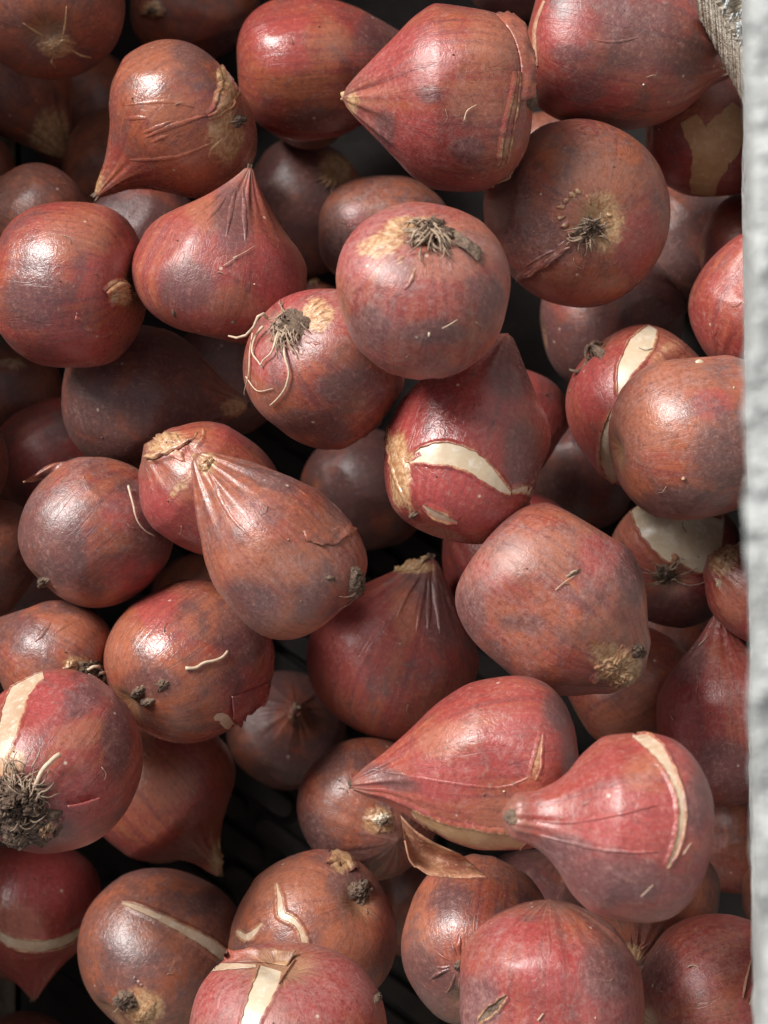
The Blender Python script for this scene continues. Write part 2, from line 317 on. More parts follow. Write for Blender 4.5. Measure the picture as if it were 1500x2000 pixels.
# ------------------------------------------------------------------ the bulbs
# id: (order, cx, cy, R, theta, phi, base, tip, profile, (red, bloom, dark, gloss), label, extras)
# theta = direction of the tip in the picture, phi = lean of the tip towards the viewer
G = 'bulbs heaped in the crate'
BULBS = {
 # added fillers and supports at the bottom, gap shade put into their colour
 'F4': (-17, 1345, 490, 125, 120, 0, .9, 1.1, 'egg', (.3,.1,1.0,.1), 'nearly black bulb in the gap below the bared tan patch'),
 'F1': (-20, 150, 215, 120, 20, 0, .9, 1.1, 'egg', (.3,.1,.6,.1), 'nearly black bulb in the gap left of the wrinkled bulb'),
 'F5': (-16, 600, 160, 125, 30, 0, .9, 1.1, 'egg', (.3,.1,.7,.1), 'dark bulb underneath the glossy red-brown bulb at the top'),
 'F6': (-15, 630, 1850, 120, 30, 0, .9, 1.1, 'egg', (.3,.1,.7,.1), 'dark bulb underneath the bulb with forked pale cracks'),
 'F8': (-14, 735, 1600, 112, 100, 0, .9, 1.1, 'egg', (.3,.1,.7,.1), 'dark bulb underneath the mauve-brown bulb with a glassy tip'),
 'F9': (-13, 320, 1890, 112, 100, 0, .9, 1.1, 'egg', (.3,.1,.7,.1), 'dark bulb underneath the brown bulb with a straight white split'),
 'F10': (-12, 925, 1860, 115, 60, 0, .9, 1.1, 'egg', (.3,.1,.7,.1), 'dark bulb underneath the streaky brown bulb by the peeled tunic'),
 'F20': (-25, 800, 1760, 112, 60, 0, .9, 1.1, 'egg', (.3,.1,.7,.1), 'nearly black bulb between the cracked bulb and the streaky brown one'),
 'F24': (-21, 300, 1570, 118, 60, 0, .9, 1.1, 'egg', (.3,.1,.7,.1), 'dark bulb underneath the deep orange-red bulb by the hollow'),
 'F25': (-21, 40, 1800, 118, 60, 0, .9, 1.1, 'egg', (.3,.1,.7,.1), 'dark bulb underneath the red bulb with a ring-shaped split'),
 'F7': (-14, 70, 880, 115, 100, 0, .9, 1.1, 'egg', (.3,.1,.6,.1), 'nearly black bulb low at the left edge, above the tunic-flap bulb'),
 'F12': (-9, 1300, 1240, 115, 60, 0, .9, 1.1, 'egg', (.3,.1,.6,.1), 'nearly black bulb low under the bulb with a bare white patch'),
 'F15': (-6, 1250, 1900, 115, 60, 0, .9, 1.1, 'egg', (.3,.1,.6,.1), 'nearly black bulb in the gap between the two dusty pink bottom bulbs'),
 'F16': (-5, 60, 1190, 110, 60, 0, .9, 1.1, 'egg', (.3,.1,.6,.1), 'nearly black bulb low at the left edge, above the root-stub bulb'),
 # deep ones; the highest dark values put gap shade into the skin colour
 'B03': (0, 365, 5, 118, 0, -10, .95, 1.2, 'egg', (.3,.2,.5,.2), 'dark brown bulb with a round pale root scar at the top edge'),
 'B02': (1, 20, 150, 110, -55, 0, .9, 1.7, 'cone', (.2,.2,.4,.1), 'shadowed bulb with a papery pointed tip below the upper-left corner bulb'),
 'B57': (2, -86, 350, 110, 90, 0, .9, 1.1, 'egg', (.2,.2,.4,.1), 'sliver of dark brown bulb at the left edge, highest of the edge slivers'),
 'B58': (3, 250, 335, 122, 200, 0, .9, 1.1, 'egg', (.2,.3,.3,.2), 'small brown bulb in shadow behind the thin tip of the wrinkled bulb'),
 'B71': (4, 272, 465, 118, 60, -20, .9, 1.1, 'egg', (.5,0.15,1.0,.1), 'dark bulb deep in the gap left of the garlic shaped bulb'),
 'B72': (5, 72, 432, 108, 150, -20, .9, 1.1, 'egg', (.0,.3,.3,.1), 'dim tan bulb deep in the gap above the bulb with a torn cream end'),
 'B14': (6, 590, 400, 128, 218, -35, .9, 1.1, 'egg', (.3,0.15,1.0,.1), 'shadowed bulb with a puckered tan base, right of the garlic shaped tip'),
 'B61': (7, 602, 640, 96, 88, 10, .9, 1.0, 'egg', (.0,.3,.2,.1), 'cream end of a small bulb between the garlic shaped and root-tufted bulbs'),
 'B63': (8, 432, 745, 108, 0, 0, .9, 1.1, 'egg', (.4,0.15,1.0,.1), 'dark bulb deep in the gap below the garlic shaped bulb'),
 'B19': (9, 18, 775, 104, 100, 10, .9, 1.0, 'egg', (.0,.2,.4,.1), 'shadowed bulb with a tan crust at the left edge'),
 'B62': (10, 112, 905, 128, 30, -10, .9, 1.1, 'egg', (.7,.1,.5,.1), 'dark red bulb in shadow above the bulb with a tunic flap'),
 'B38': (11, -84, 905, 102, 90, 0, .9, 1.1, 'egg', (.1,.2,.3,.2), 'brown sliver of bulb at the left edge, level with the torn-necked bulb'),
 'B37': (12, -42, 1090, 122, 40, 0, .9, 1.1, 'egg', (.0,.3,.3,.1), 'brown bulb cut by the left edge beside the bulb with a tunic flap'),
 'B23': (13, 715, 965, 125, 200, -10, .9, 1.1, 'egg', (.4,0.15,1.0,.1), 'purple bulb with shade in its colour, deep between the root-tufted bulb and the pear shaped one'),
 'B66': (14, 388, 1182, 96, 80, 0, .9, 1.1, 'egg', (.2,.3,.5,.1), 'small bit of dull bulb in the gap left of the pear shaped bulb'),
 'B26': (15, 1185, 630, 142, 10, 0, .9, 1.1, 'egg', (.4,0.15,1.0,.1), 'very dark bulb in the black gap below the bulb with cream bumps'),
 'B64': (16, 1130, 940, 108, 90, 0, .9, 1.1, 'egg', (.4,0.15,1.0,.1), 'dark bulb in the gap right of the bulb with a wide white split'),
 'B33': (17, 1000, 1088, 132, 150, 0, .9, 1.1, 'egg', (.8,.2,.3,.2), 'red bulb mostly hidden beneath the blunt tan-ended bulb'),
 'B60': (18, 1010, -80, 118, 0, 0, .9, 1.1, 'egg', (.4,0.15,1.0,.1), 'dark bulb at the top edge between the two big pointed bulbs'),
 'B70': (19, 1062, 322, 102, 100, 0, .9, 1.0, 'egg', (.2,.6,.3,.1), 'small greyish bulb end squeezed between three big bulbs near the top'),
 'B09': (20, 1462, 492, 104, 0, 0, .9, 1.1, 'egg', (.6,.4,.4,.1), 'dull purple bulb in shadow against the whitewashed board'),
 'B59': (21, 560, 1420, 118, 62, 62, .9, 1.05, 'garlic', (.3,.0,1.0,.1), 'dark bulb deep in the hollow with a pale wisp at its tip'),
 'B50': (22, 1225, 1345, 124, 30, 0, .9, 1.1, 'egg', (.4,.4,.3,.1), 'dull brown bulb in shadow under the blunt tan-ended bulb'),
 'B52': (23, 1442, 1640, 112, 90, 0, .9, 1.1, 'egg', (.3,.5,.1,.2), 'smooth tan-red bulb beside the board, right of the thumb-tipped bulb'),
 'B56': (24, 1524, 1750, 74, 90, 0, 1.2, 1.2, 'egg', (.2,.7,.4,.1), 'narrow greyish bulb sliver against the whitewashed board low down'),
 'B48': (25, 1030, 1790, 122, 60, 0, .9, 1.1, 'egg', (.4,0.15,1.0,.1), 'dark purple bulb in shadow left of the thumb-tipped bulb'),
 'B53': (26, 1275, 1760, 138, 250, 38, .9, 1.02, 'cone', (.3,.3,.5,.1), 'shadowed brown bulb with a pleated tip under the thumb-tipped bulb'),
 'B65': (27, 48, 2090, 102, 90, 0, .9, 1.1, 'egg', (.5,.6,.2,.1), 'pink sliver of bulb in the bottom-left corner'),
 # middle
 'B36': (30, 108, 1292, 122, 155, -5, .85, 1.3, 'cone', (.3,.5,.4,.5), 'tan-red bulb with knobbly root stubs, behind the bulb with a big root mass'),
 'B40': (31, 318, 1545, 150, -51, 0, .95, 1.3, 'onion', (.6,.1,.1,.3), 'deep orange-red bulb with a tan tip pointing into the dark hollow'),
 'B41': (32, 62, 1768, 142, -92, 0, .85, 1.3, 'garlic', (.95,.05,.0,.6), 'red bulb at the left edge with a pale ring-shaped split'),
 'B45': (33, 715, 1580, 136, -40, 60, .9, 1.0, 'egg', (.3,.6,.5,.3), 'mauve-brown bulb with a glassy shrivelled tip, above the hollow'),
 'B47': (34, 925, 1850, 156, 78, -60, .88, 1.3, 'egg', (.3,.4,.6,.5), 'streaky brown bulb with puckered base under the peeled tunic'),
 'B01': (35, 88, -12, 158, 102, -43, .9, 1.2, 'egg', (.2,.1,.3,.2), 'shadowed brown bulb with a tan star-shaped scar in the upper-left corner'),
 'B04': (36, 592, 134, 142, 4, -5, .92, 1.9, 'drop', (.55,.2,.3,.9), 'glossy red-brown bulb at the top with its neck behind the big pointed bulb'),
 'B07': (37, 1385, 258, 128, 0, 0, .95, 1.2, 'egg', (.7,.0,.2,.1), 'shadowed red bulb with a large bare tan patch beside the board'),
 'B18': (38, 262, 775, 146, -5, -3, .95, 1.5, 'drop', (.2,.4,0.9,.1), 'dull brown bulb darkened for shade, lying on its side with its tip to the root-tufted bulb'),  # high dark value puts its neighbours' shade into the skin colour
 'B25': (39, 1003, 820, 112, 250, 0, .9, 1.1, 'egg', (.85,.3,.2,.1), 'red bulb half hidden behind the bulb with a wide white split'),
 'B15': (40, 748, 457, 111, 0, 0, 1.15, 1.3, 'egg', (.2,.7,.4,.5), 'mauve-brown bulb tucked behind the round one with roots on top'),
 'B08': (41, 1122, 420, 180, 133, -72, .85, 1.2, 'egg', (.35,.65,.3,.3), 'large round bulb seen base-on with a dark root plug and cream bumps'),
 'B10': (42, 1486, 590, 137, 235, 0, 1.0, 1.1, 'egg', (0.7,.5,.1,.2), 'pinkish-red bulb against the board, above the big glossy orange one'),
 'B29': (43, 1320, 1090, 131, 60, -68, .9, 1.1, 'egg', (.5,.4,.5,.3), 'bulb with a large bare white patch and dark root scar near the board'),
 'B27': (44, 1258, 785, 150, -47, -8, .95, 1.1, 'egg', (0.65,.4,.2,.3), 'split red bulb with a curly dry root at its upper corner'),
 'B20': (45, 182, 1040, 141, 48, -15, .98, 1.1, 'egg', (.35,.55,0.75,.3), 'mauve-brown bulb with a lifted tunic flap at its top left'),
 'B34': (46, 770, 1290, 166, 70, 14, .88, 1.27, 'cone', (0.6,.2,.3,.1), 'dark red bulb with a pleated greyish tip in the middle of the heap'),
 'B51': (47, 1410, 1400, 128, 96, 0, 1.35, 1.6, 'drop', (0.65,.6,.2,.4), 'tall red bulb with folded tip beside the board at mid height'),
 'B30': (48, 1492, 1160, 96, 143, 5, .95, 1.3, 'pear', (.7,.5,.0,.3), 'orange-pink bulb with a crinkled tan neck poking out by the board'),
 'B42': (49, 316, 1868, 163, 46, -30, .9, 1.05, 'egg', (.1,.35,.5,.4), 'brown bulb with a thin straight white split at the bottom'),
 'B43': (50, 618, 1818, 160, 222, -36, .9, 1.1, 'egg', (.2,.45,.3,.4), 'orange-brown bulb with forked pale cracks and a grey root scar'),
 # top
 'B06': (60, 1185, 84, 158, -14, 0, 1.0, 1.7, 'stub', (0.55,.5,.5,.1), 'big purplish-red bulb in the upper-right corner with a hooked tip at the post'),
 'B05': (61, 900, 190, 183, 180, 0, .76, 1.22, 'cone', (0.58,.6,.25,.3), 'big pale red bulb at the top, pointing left, with doubled skin'),
 'A1':  (62, 352, 228, 164, 221, 0, .76, 1.35, 'onion', (.3,.25,.25,.8), 'glossy brown bulb with wrinkled skin and a thin tip at lower left'),
 'B12': (63, 130, 555, 161, 178, -15, .9, 1.0, 'egg', (.55,.3,.35,.7), 'glossy round red-brown bulb at the left edge with a torn cream end'),
 'B13': (64, 433, 545, 163, 77, 5, .72, 1.34, 'garlic', (.6,.35,.3,.1), 'garlic shaped red-brown bulb standing with its pleated tip up'),
 'B17': (65, 628, 712, 153, -43, -43, .86, 1.2, 'egg', (0.5,.55,.4,.3), 'bulb with a grey tuft of long dry roots, left of the round one'),
 'B24': (66, 908, 890, 164, 72, -12, 1.0, 1.55, 'cone', (0.85,.3,.1,.8), 'glossy crimson bulb with a wide curved white split, in the middle'),
 'B21': (67, 412, 958, 136, 144, 15, 1.0, 1.05, 'pear', (.6,.2,.3,.4), 'red bulb with a torn tan neck behind the pear shaped bulb'),
 'B28': (68, 1362, 852, 170, 10, -10, 1.0, 1.2, 'egg', (.3,.65,.4,.6), 'big orange-brown bulb with a broad sheen, cut by the board'),
 'B31': (69, 1063, 1162, 167, -38, 8, 0.92, 1.38, 'pear', (0.42,.65,.4,.2), 'large pinkish-brown bulb with a blunt crumbly tan end at lower right'),
 'B35': (70, 370, 1282, 161, 38, -32, 1.0, 1.1, 'egg', (.4,.25,.4,.9), 'round glossy brown bulb with a white root thread lying on it'),
 'B46': (71, 1000, 1490, 177, 183, 0, .73, 1.76, 'drop', (0.7,.45,.2,.4), 'red bulb with a long tip to the left and tan flesh bared below'),
 'B39': (72, 92, 1492, 170, 60, -44, .95, 1.2, 'egg', (0.72,.45,.35,.3), 'big red bulb with a large earthy root mass at the left edge'),
 'B54': (73, 1065, 1955, 186, 90, 0, 1.0, 1.05, 'egg', (0.65,.7,.3,.2), 'big dusty pink bulb at the bottom with a small dark gash'),
 'B55': (74, 1412, 1965, 164, 10, -20, 1.0, 1.1, 'egg', (0.65,.75,.1,.3), 'dusty pink bulb in the bottom-right corner with a pale vertical seam'),
 'B44': (75, 555, 2040, 196, -90, -15, .87, 1.1, 'egg', (0.6,.85,.1,.2), 'dusty pink bulb at the bottom with a flat torn top and broad white stripe'),
 # uppermost
 'B16': (80, 828, 562, 174, 263, -47, .82, 1.15, 'egg', (0.52,.75,.3,.2), 'round pink-red bulb with a wiry clump of roots on top, in the middle'),
 'B22': (81, 566, 1094, 156, 133, 8, .88, 1.72, 'cone', (.35,.6,.35,.4), 'pear shaped brown-pink bulb with its tip pointing to the upper left'),
 'B49': (82, 1237, 1613, 180, 173, 5, .8, 1.40, 'thumb', (0.7,.6,.15,.4), 'pinkish-red bulb with a thick thumb-like tip and curved white split'),
}

def bulb_frame(theta, phi):
    t, p = math.radians(theta), math.radians(phi)
    z = Vector((math.cos(t)*math.cos(p), math.sin(t)*math.cos(p), math.sin(p)))
    x = Vector((-math.sin(t), math.cos(t), 0))
    y = z.cross(x)
    R = Matrix((x, y, z)).transposed()      # columns
    return CAM_ROT @ R

def radius_at(prof, base, tip, z):
    if z < 0:
        return math.sqrt(max(0, 1 - (z/base)**2))
    xs, ys = PROF[prof]
    return float(pchip(xs, ys, np.array([min(1, z/tip)]))[0])

placed = []          # list of (center array Nx3, radius array N)
INFO = {}
for bid, b in sorted(BULBS.items(), key=lambda kv: kv[1][0]):
    order, cx, cy, Rp, th, ph, base, tip, prof = b[:9]
    rot = np.array(bulb_frame(th, ph))
    zs = np.concatenate([np.linspace(-base*0.72, 0, 5), np.linspace(0.12, 0.93, 9)*tip])
    rr = np.array([radius_at(prof, base, tip, z) for z in zs])
    # spheres on the axis that stay inside the outline
    rr = np.minimum(rr, np.where(zs < 0, (base + zs), (tip - zs) + 0.05)) * 0.985
    rr = np.maximum(rr, 0.03)
    axis = rot[:, 2]
    d = (CAM_H + Z_REF - 0.15) / math.cos(TILT)
    dirv = np.array(ray_dir(cx, cy)); org = np.array(CAM_LOC)
    best = d
    if placed:
        PC = np.concatenate([q[0] for q in placed]); PR = np.concatenate([q[1] for q in placed])
        reach = 2.6*Rp*0.00013
        ax = dirv/np.linalg.norm(dirv)
        rel = PC - org
        off = np.linalg.norm(rel - np.outer(rel @ ax, ax), axis=1)
        keep = off < reach*1.3 + PR
        PC, PR = PC[keep], PR[keep]
    while True:
        s = Rp * d / FPX
        C = org + dirv * d + np.outer(zs * s, axis)
        r = rr * s
        if (C[:, 2] - r).min() < FLOOR + 0.0005:
            break
        hit = False
        if placed:
            dist = np.sqrt(((C[:, None] - PC[None])**2).sum(2))
            hit = bool((dist < r[:, None] + PR[None] - 0.0012).any())
        if hit:
            break
        best = d
        d += 0.0005
    d = best
    s = Rp * d / FPX
    C = org + dirv * d + np.outer(zs * s, axis)
    placed.append((C, rr * s))
    INFO[bid] = dict(d=d, s=s, rot=rot, center=org + dirv * d)

def add_attrs(ob, S, Pn, seed):
    me = ob.data
    a = me.attributes.new('st', 'FLOAT_VECTOR', 'POINT'); a.data.foreach_set('vector', np.asarray(S, np.float32).ravel())
    a = me.attributes.new('paint', 'FLOAT_VECTOR', 'POINT'); a.data.foreach_set('vector', np.asarray(Pn, np.float32).ravel())
    a = me.attributes.new('seed', 'FLOAT', 'POINT'); a.data.foreach_set('value', np.full(len(me.vertices), seed, np.float32))

# the bulbs glimpsed in the gaps lie a good way further down
SINK = 0.024
for bid in ('B03 B02 B57 B58 B71 B72 B14 B61 B63 B19 B62 B37 B23 B66 B26 B64 B60 B70 B09 B59 B48 '
            'F1 F4 F7 F12 F15 F16 F20').split():
    inf = INFO[bid]; b = BULBS[bid]
    inf['d'] += SINK
    inf['s'] = b[3]*inf['d']/FPX
    inf['center'] = np.array(CAM_LOC) + np.array(ray_dir(b[1], b[2]))*inf['d']
GROUND = FLOOR - SINK

NSEG, NB, NT_ = 112, 30, 56
def build_bulb(bid):
    order, cx, cy, Rp, th, ph, base, tip, prof, colr, label = BULBS[bid][:11]
    inf = INFO[bid]
    rnd = np.random.RandomState(sum(ord(c) * (i + 3) * 31 for i, c in enumerate(bid)))
    s = inf['s']
    psi = np.linspace(0.0, math.pi/2, NB + 1)[1:]
    pz, pr = BOX.get(bid, (0.90, 0.84))
    zb = -base * np.cos(psi) ** pz
    rb = np.sin(psi) ** pr
    zb = zb + 0.10 * np.exp(-(rb/0.17)**2)
    u = np.linspace(0, 1, NT_ + 1)[1:] ** 0.92
    xs, ys = PROF[prof]
    rt = pchip(xs, ys, u)
    zt = u * tip
    Z = np.concatenate([zb, zt]); Rr = np.concatenate([rb, rt])
    n = len(Z)
    t = np.concatenate([psi/(math.pi/2)*0.42, 0.42 + 0.58*u])
    a = np.arange(NSEG) / NSEG * 2*math.pi
    A, T = np.meshgrid(a, t)
    RR = np.repeat(Rr[:, None], NSEG, 1); ZZ = np.repeat(Z[:, None], NSEG, 1)
    X = np.cos(A)*RR; Y = np.sin(A)*RR
    # lumps
    D = np.stack([X, Y, ZZ], 2)
    lump = np.zeros_like(X)
    for f, amp in ((1.3, .03), (1.8, .028), (2.6, .020), (3.4, .014), (4.5, .010), (6.5, .005), (6.0, .005), (10, .0028), (12, .0024), (16, .0016)):
        kv = rnd.normal(size=3); kv /= np.linalg.norm(kv)
        lump += amp*np.sin(D @ kv * f + rnd.uniform(0, 6.28))
    # lengthwise ribs and pleats towards the tip
    U = np.clip((T - 0.42)/0.58, 0, 1)
    ph1, ph2 = rnd.uniform(0, 6.28, 2)
    warp = 0.5*np.sin(A*2 + ph1) + 0.3*np.sin(A*3 + ph2 + T*2)
    nr = rnd.randint(6, 9)
    rib = np.cos(nr*A + warp*1.8 + ph1)*0.5 + np.cos((2*nr+1)*A + warp*2.5 + ph2)*0.35 + np.cos((3*nr+2)*A + ph1*2 - warp*2)*0.2
    sm = np.clip((U - .45)/.4, 0, 1); sm = sm*sm*(3 - 2*sm)
    pleat = 0.10 if prof in ('garlic', 'cone', 'drop', 'onion', 'stub') else 0.05
    ribamp = 0.004*np.sin(np.clip(T, 0, 1)*math.pi) + pleat*sm
    bs = np.clip(1 - T/0.16, 0, 1)
    ribamp = ribamp + 0.05*bs
    # flat facet where the bulb grew against its neighbours
    fd = rnd.uniform(0, 6.28)
    facet = -0.09*np.clip(np.cos(A - fd) - 0.35, 0, 1)*np.sin(np.clip(T, 0, 1)*math.pi)
    for _ in range(3):
        dv = rnd.normal(size=3); dv /= np.linalg.norm(dv)
        facet = facet - 0.55*np.clip((D @ dv)/np.maximum(np.linalg.norm(D, axis=2), .3) - 0.86, 0, 1)
    k = 1 + lump + rib*ribamp + facet
    X *= k; Y *= k
    # gentle lean of the neck
    be = rnd.uniform(-.10, .10, 2)
    if bid in BEND: be = np.array(BEND[bid])
    X += be[0]*U**2.2*tip*0.8; Y += be[1]*U**2.2*tip*0.8
    V = np.stack([X, Y, ZZ + base], 2)*s
    V = V.reshape(-1, 3)
    low = np.array([[0, 0, (Z[0] + base + .004)*s]])
    topv = np.array([[be[0]*tip*.8*s, be[1]*tip*.8*s, (tip + base + rt[-1]*0.5)*s]])
    V = np.concatenate([V, low, topv])
    i, j = np.meshgrid(np.arange(n - 1), np.arange(NSEG), indexing='ij')
    j2 = (j + 1) % NSEG
    F = np.stack([i*NSEG + j, i*NSEG + j2, (i+1)*NSEG + j2, (i+1)*NSEG + j], 2).reshape(-1, 4).tolist()
    lo, hi = n*NSEG, n*NSEG + 1
    F += [(lo, (q+1) % NSEG, q) for q in range(NSEG)]
    F += [(hi, (n-1)*NSEG + q, (n-1)*NSEG + (q+1) % NSEG) for q in range(NSEG)]
    st = np.stack([np.cos(A), np.sin(A), T], 2).reshape(-1, 3)
    st = np.concatenate([st, [[0, 0, 0], [0, 0, 1]]])
    rot = Matrix(inf['rot'].tolist())
    origin = Vector(inf['center']) - rot @ Vector((0, 0, base*s))
    root = bpy.data.objects.new('tulip_bulb', None)
    root.empty_display_size = 0.01
    COL.objects.link(root)
    root.matrix_world = Matrix.Translation(origin) @ rot.to_4x4()
    root['label'] = label; root['category'] = 'bulb'; root['group'] = G
    ob = new_mesh('tunic', V, F, 'skin', root)
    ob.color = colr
    MW = Matrix.Translation(origin) @ rot.to_4x4()
    VW = V @ np.array(rot).T + np.array(origin)
    paint = np.zeros_like(VW)
    if bid in PAINT:
        q = (VW - np.array(CAM_LOC)) @ np.array(CAM_ROT)
        X2, Y2 = 750 - q[:, 0]/q[:, 2]*FPX, 1000 + q[:, 1]/q[:, 2]*FPX
        front = np.clip((-q[:, 2] < inf['d'] + s*.25).astype(float), 0, 1)
        for kind, x, y, rx, ry, *rest in PAINT[bid]:
            al = math.radians(rest[0]) if rest else 0
            dx, dy = X2 - x, Y2 - y
            ex, ey = (dx*math.cos(al) - dy*math.sin(al))/rx, (dx*math.sin(al) + dy*math.cos(al))/ry
            w = np.clip(1.25 - (ex**2 + ey**2)*.75, 0, 1)*front
            if kind == 't': paint[:, 0] = np.maximum(paint[:, 0], w)
            if kind == 'g': paint[:, 1] = np.maximum(paint[:, 1], w)
            if kind == 'r': paint[:, 2] += w
            if kind == 'o': paint[:, 2] -= w
        paint[:, 2] = np.clip(paint[:, 2], -1, 1)
    seed = float(rnd.uniform(0, 1))
    add_attrs(ob, st, paint, seed)
    inf.update(root=root, inv=MW.inverted(), MW=MW, V=V, F=F, tunic=ob, rnd=random.Random(bid), bvh=None, st=st, paint=paint, seed=seed)

# where each bulb's own skin is redder (r), more orange (o), greyer (g) or dry and tan (t): centre, half axes, turn
PAINT = {
 'A1': [('o',310,115,60,50),('g',378,100,45,30),('o',330,210,70,30),('o',385,325,80,50),('t',440,180,22,60),('t',186,350,18,30),('t',440,270,40,50)],
 'B01': [('t',112,90,34,24)], 'B02': [('t',100,270,40,60)],
 'B04': [('r',560,85,70,60),('o',640,80,50,40),('g',630,235,80,25),('g',740,60,50,40)],
 'B05': [('o',965,70,50,70),('r',800,110,90,60),('r',830,280,90,50),('g',840,185,24,20),('g',915,292,36,26),('g',752,255,24,40),('o',930,200,60,40),('t',690,200,14,26)],
 'B06': [('r',1100,55,55,60),('g',1250,70,90,80),('g',1115,105,45,20),('r',1150,190,90,30),('g',1340,110,40,50)],
 'B07': [('r',1300,300,60,60)],
 'B08': [('o',1180,370,70,60),('g',1050,470,70,50),('t',1175,430,40,60),('o',1100,560,70,30),('g',1000,380,40,70),('r',1240,460,40,80)],
 'B12': [('o',150,460,70,50),('g',62,590,70,55),('r',200,540,60,60),('r',150,670,70,30),('t',240,572,34,26)],
 'B13': [('o',455,590,60,34),('r',530,540,50,60),('g',455,420,40,70),('g',370,560,60,50),('o',400,420,30,40,40)],
 'B14': [('t',655,330,34,34)],
 'B15': [('r',690,420,24,24),('g',660,490,40,40)],
 'B16': [('r',690,480,40,70),('o',930,470,60,50),('t',745,475,48,26,20),('t',800,440,60,20),('g',840,648,70,26),('g',720,640,40,46),('o',865,520,60,30),('r',780,430,60,20),('g',960,600,30,60)],
 'B17': [('g',690,755,70,40),('g',600,825,90,24),('r',590,585,50,25),('r',530,700,40,50),('t',620,612,34,34),('o',690,690,50,30)],
 'B18': [('g',180,800,60,60),('t',460,795,30,20),('g',330,700,70,50)],
 'B20': [('g',110,1100,60,50),('r',260,1120,60,40),('g',80,1000,30,50),('r',250,1000,50,40)],
 'B21': [('o',360,930,60,50),('t',325,868,46,24,20),('r',480,840,60,30),('r',310,1010,30,60)],
 'B22': [('o',510,1100,90,40),('o',600,1110,60,40),('g',480,1185,70,55),('g',675,985,40,45,-30),('t',405,905,22,26),('o',560,1220,80,30),('g',530,935,60,20,-20)],
 'B24': [('r',880,800,130,60),('r',890,955,90,40),('g',1020,890,40,70),('r',960,1020,70,30),('t',780,920,20,80),('g',1000,720,50,60)],
 'B27': [('o',1310,680,60,40),('r',1160,760,40,60)],
 'B28': [('o',1310,720,90,36),('o',1250,830,60,60),('g',1420,890,70,70),('g',1330,980,90,30),('r',1390,790,40,30)],
 'B29': [('o',1215,1010,30,60),('g',1320,1190,90,40),('r',1360,1140,60,30)],
 'B30': [('t',1415,1090,36,34),('o',1430,1170,30,50)],
 'B31': [('r',1165,1082,50,36),('o',1040,1080,90,40),('g',918,1195,34,60),('g',1232,1120,30,70),('g',1020,1215,50,20),('o',1160,1240,60,40),('t',1205,1300,60,40,-40)],
 'B34': [('r',680,1250,80,100),('g',855,1190,40,80,10),('o',790,1190,30,60),('t',800,1108,60,12)],
 'B35': [('o',410,1205,70,40),('r',300,1190,60,40),('g',300,1335,60,36),('g',470,1235,50,60),('r',480,1370,50,60),('o',240,1250,40,70)],
 'B36': [('o',130,1225,60,40),('g',60,1250,50,40),('t',150,1300,30,20)],
 'B39': [('r',110,1365,80,50),('o',150,1425,50,40),('g',228,1445,30,80),('r',170,1560,60,60),('t',10,1490,40,30),('g',60,1620,90,40)],
 'B40': [('o',240,1430,60,40),('o',300,1520,80,60),('t',428,1675,18,34)],
 'B41': [('o',20,1795,70,40),('r',110,1720,80,60)],
 'B42': [('g',400,1765,40,26),('o',300,1830,70,30),('t',280,1965,40,40),('g',240,1880,50,60)],
 'B43': [('o',560,1720,110,50),('g',662,1722,28,30),('g',500,1870,50,30),('t',668,1685,26,24),('o',680,1850,50,70)],
 'B44': [('r',420,1940,50,60),('r',640,1930,90,60)],
 'B45': [('g',640,1480,40,40),('o',650,1560,40,80),('g',610,1640,30,60),('t',742,1602,34,28)],
 'B46': [('r',870,1525,60,40),('r',980,1470,90,40),('o',1000,1590,80,40),('o',880,1450,60,40),('g',1095,1385,36,40),('g',760,1520,60,20,-20),('r',1040,1450,60,60)],
 'B47': [('o',800,1830,40,70),('g',880,1760,40,40),('g',860,1920,60,40)],
 'B49': [('r',1310,1580,60,70),('r',1190,1620,70,30),('o',1270,1510,50,40),('g',1180,1720,130,50),('g',1100,1660,60,30),('g',1360,1570,24,60)],
 'B51': [('r',1350,1400,60,120),('g',1340,1280,40,60),('g',1420,1500,60,60)],
 'B53': [('t',1234,1862,24,20)],
 'B54': [('r',1085,1890,80,50),('r',1000,1820,60,30),('g',1180,1900,50,60),('g',930,1960,50,60),('r',1180,1960,50,50)],
 'B55': [('r',1340,1940,60,50),('g',1290,1890,40,50),('o',1360,1960,60,30),('r',1470,1960,30,60)],
}
BOX = {'B31': (.72, .62), 'B44': (.75, .62), 'B05': (.8, .72), 'B22': (.82, .76), 'B49': (.86, .78), 'B24': (.85, .75), 'B13': (.85, .72), 'B06': (.8, .72), 'B12': (.8, .75)}
BEND = {'A1': (.05, 0), 'B06': (.10, 0), 'B13': (-.04, 0), 'B22': (-.03, 0), 'B46': (.10, 0), 'B49': (.03, 0),
        'B31': (-.05, 0), 'B04': (.06, 0), 'B40': (-.1, 0), 'B51': (-.12, 0), 'B05': (0, 0)}
for bid in BULBS:
    build_bulb(bid)

def bvh(bid):
    inf = INFO[bid]
    if inf['bvh'] is None:
        VW = [inf['MW'] @ Vector(v) for v in inf['V']]
        inf['bvh'] = BVHTree.FromPolygons(VW, inf['F'])
    return inf['bvh']

def surf(bid, px, py):
    """point and normal on the bulb that stands at that place of the picture"""
    dv = ray_dir(px, py).normalized()
    loc, nor, _, _ = bvh(bid).ray_cast(CAM_LOC, dv)
    if loc is None:
        p = at_depth(px, py, INFO[bid]['d'])
        loc, nor, _, _ = bvh(bid).find_nearest(p)
    if nor.dot(dv) > 0:
        nor = -nor
    return loc, nor

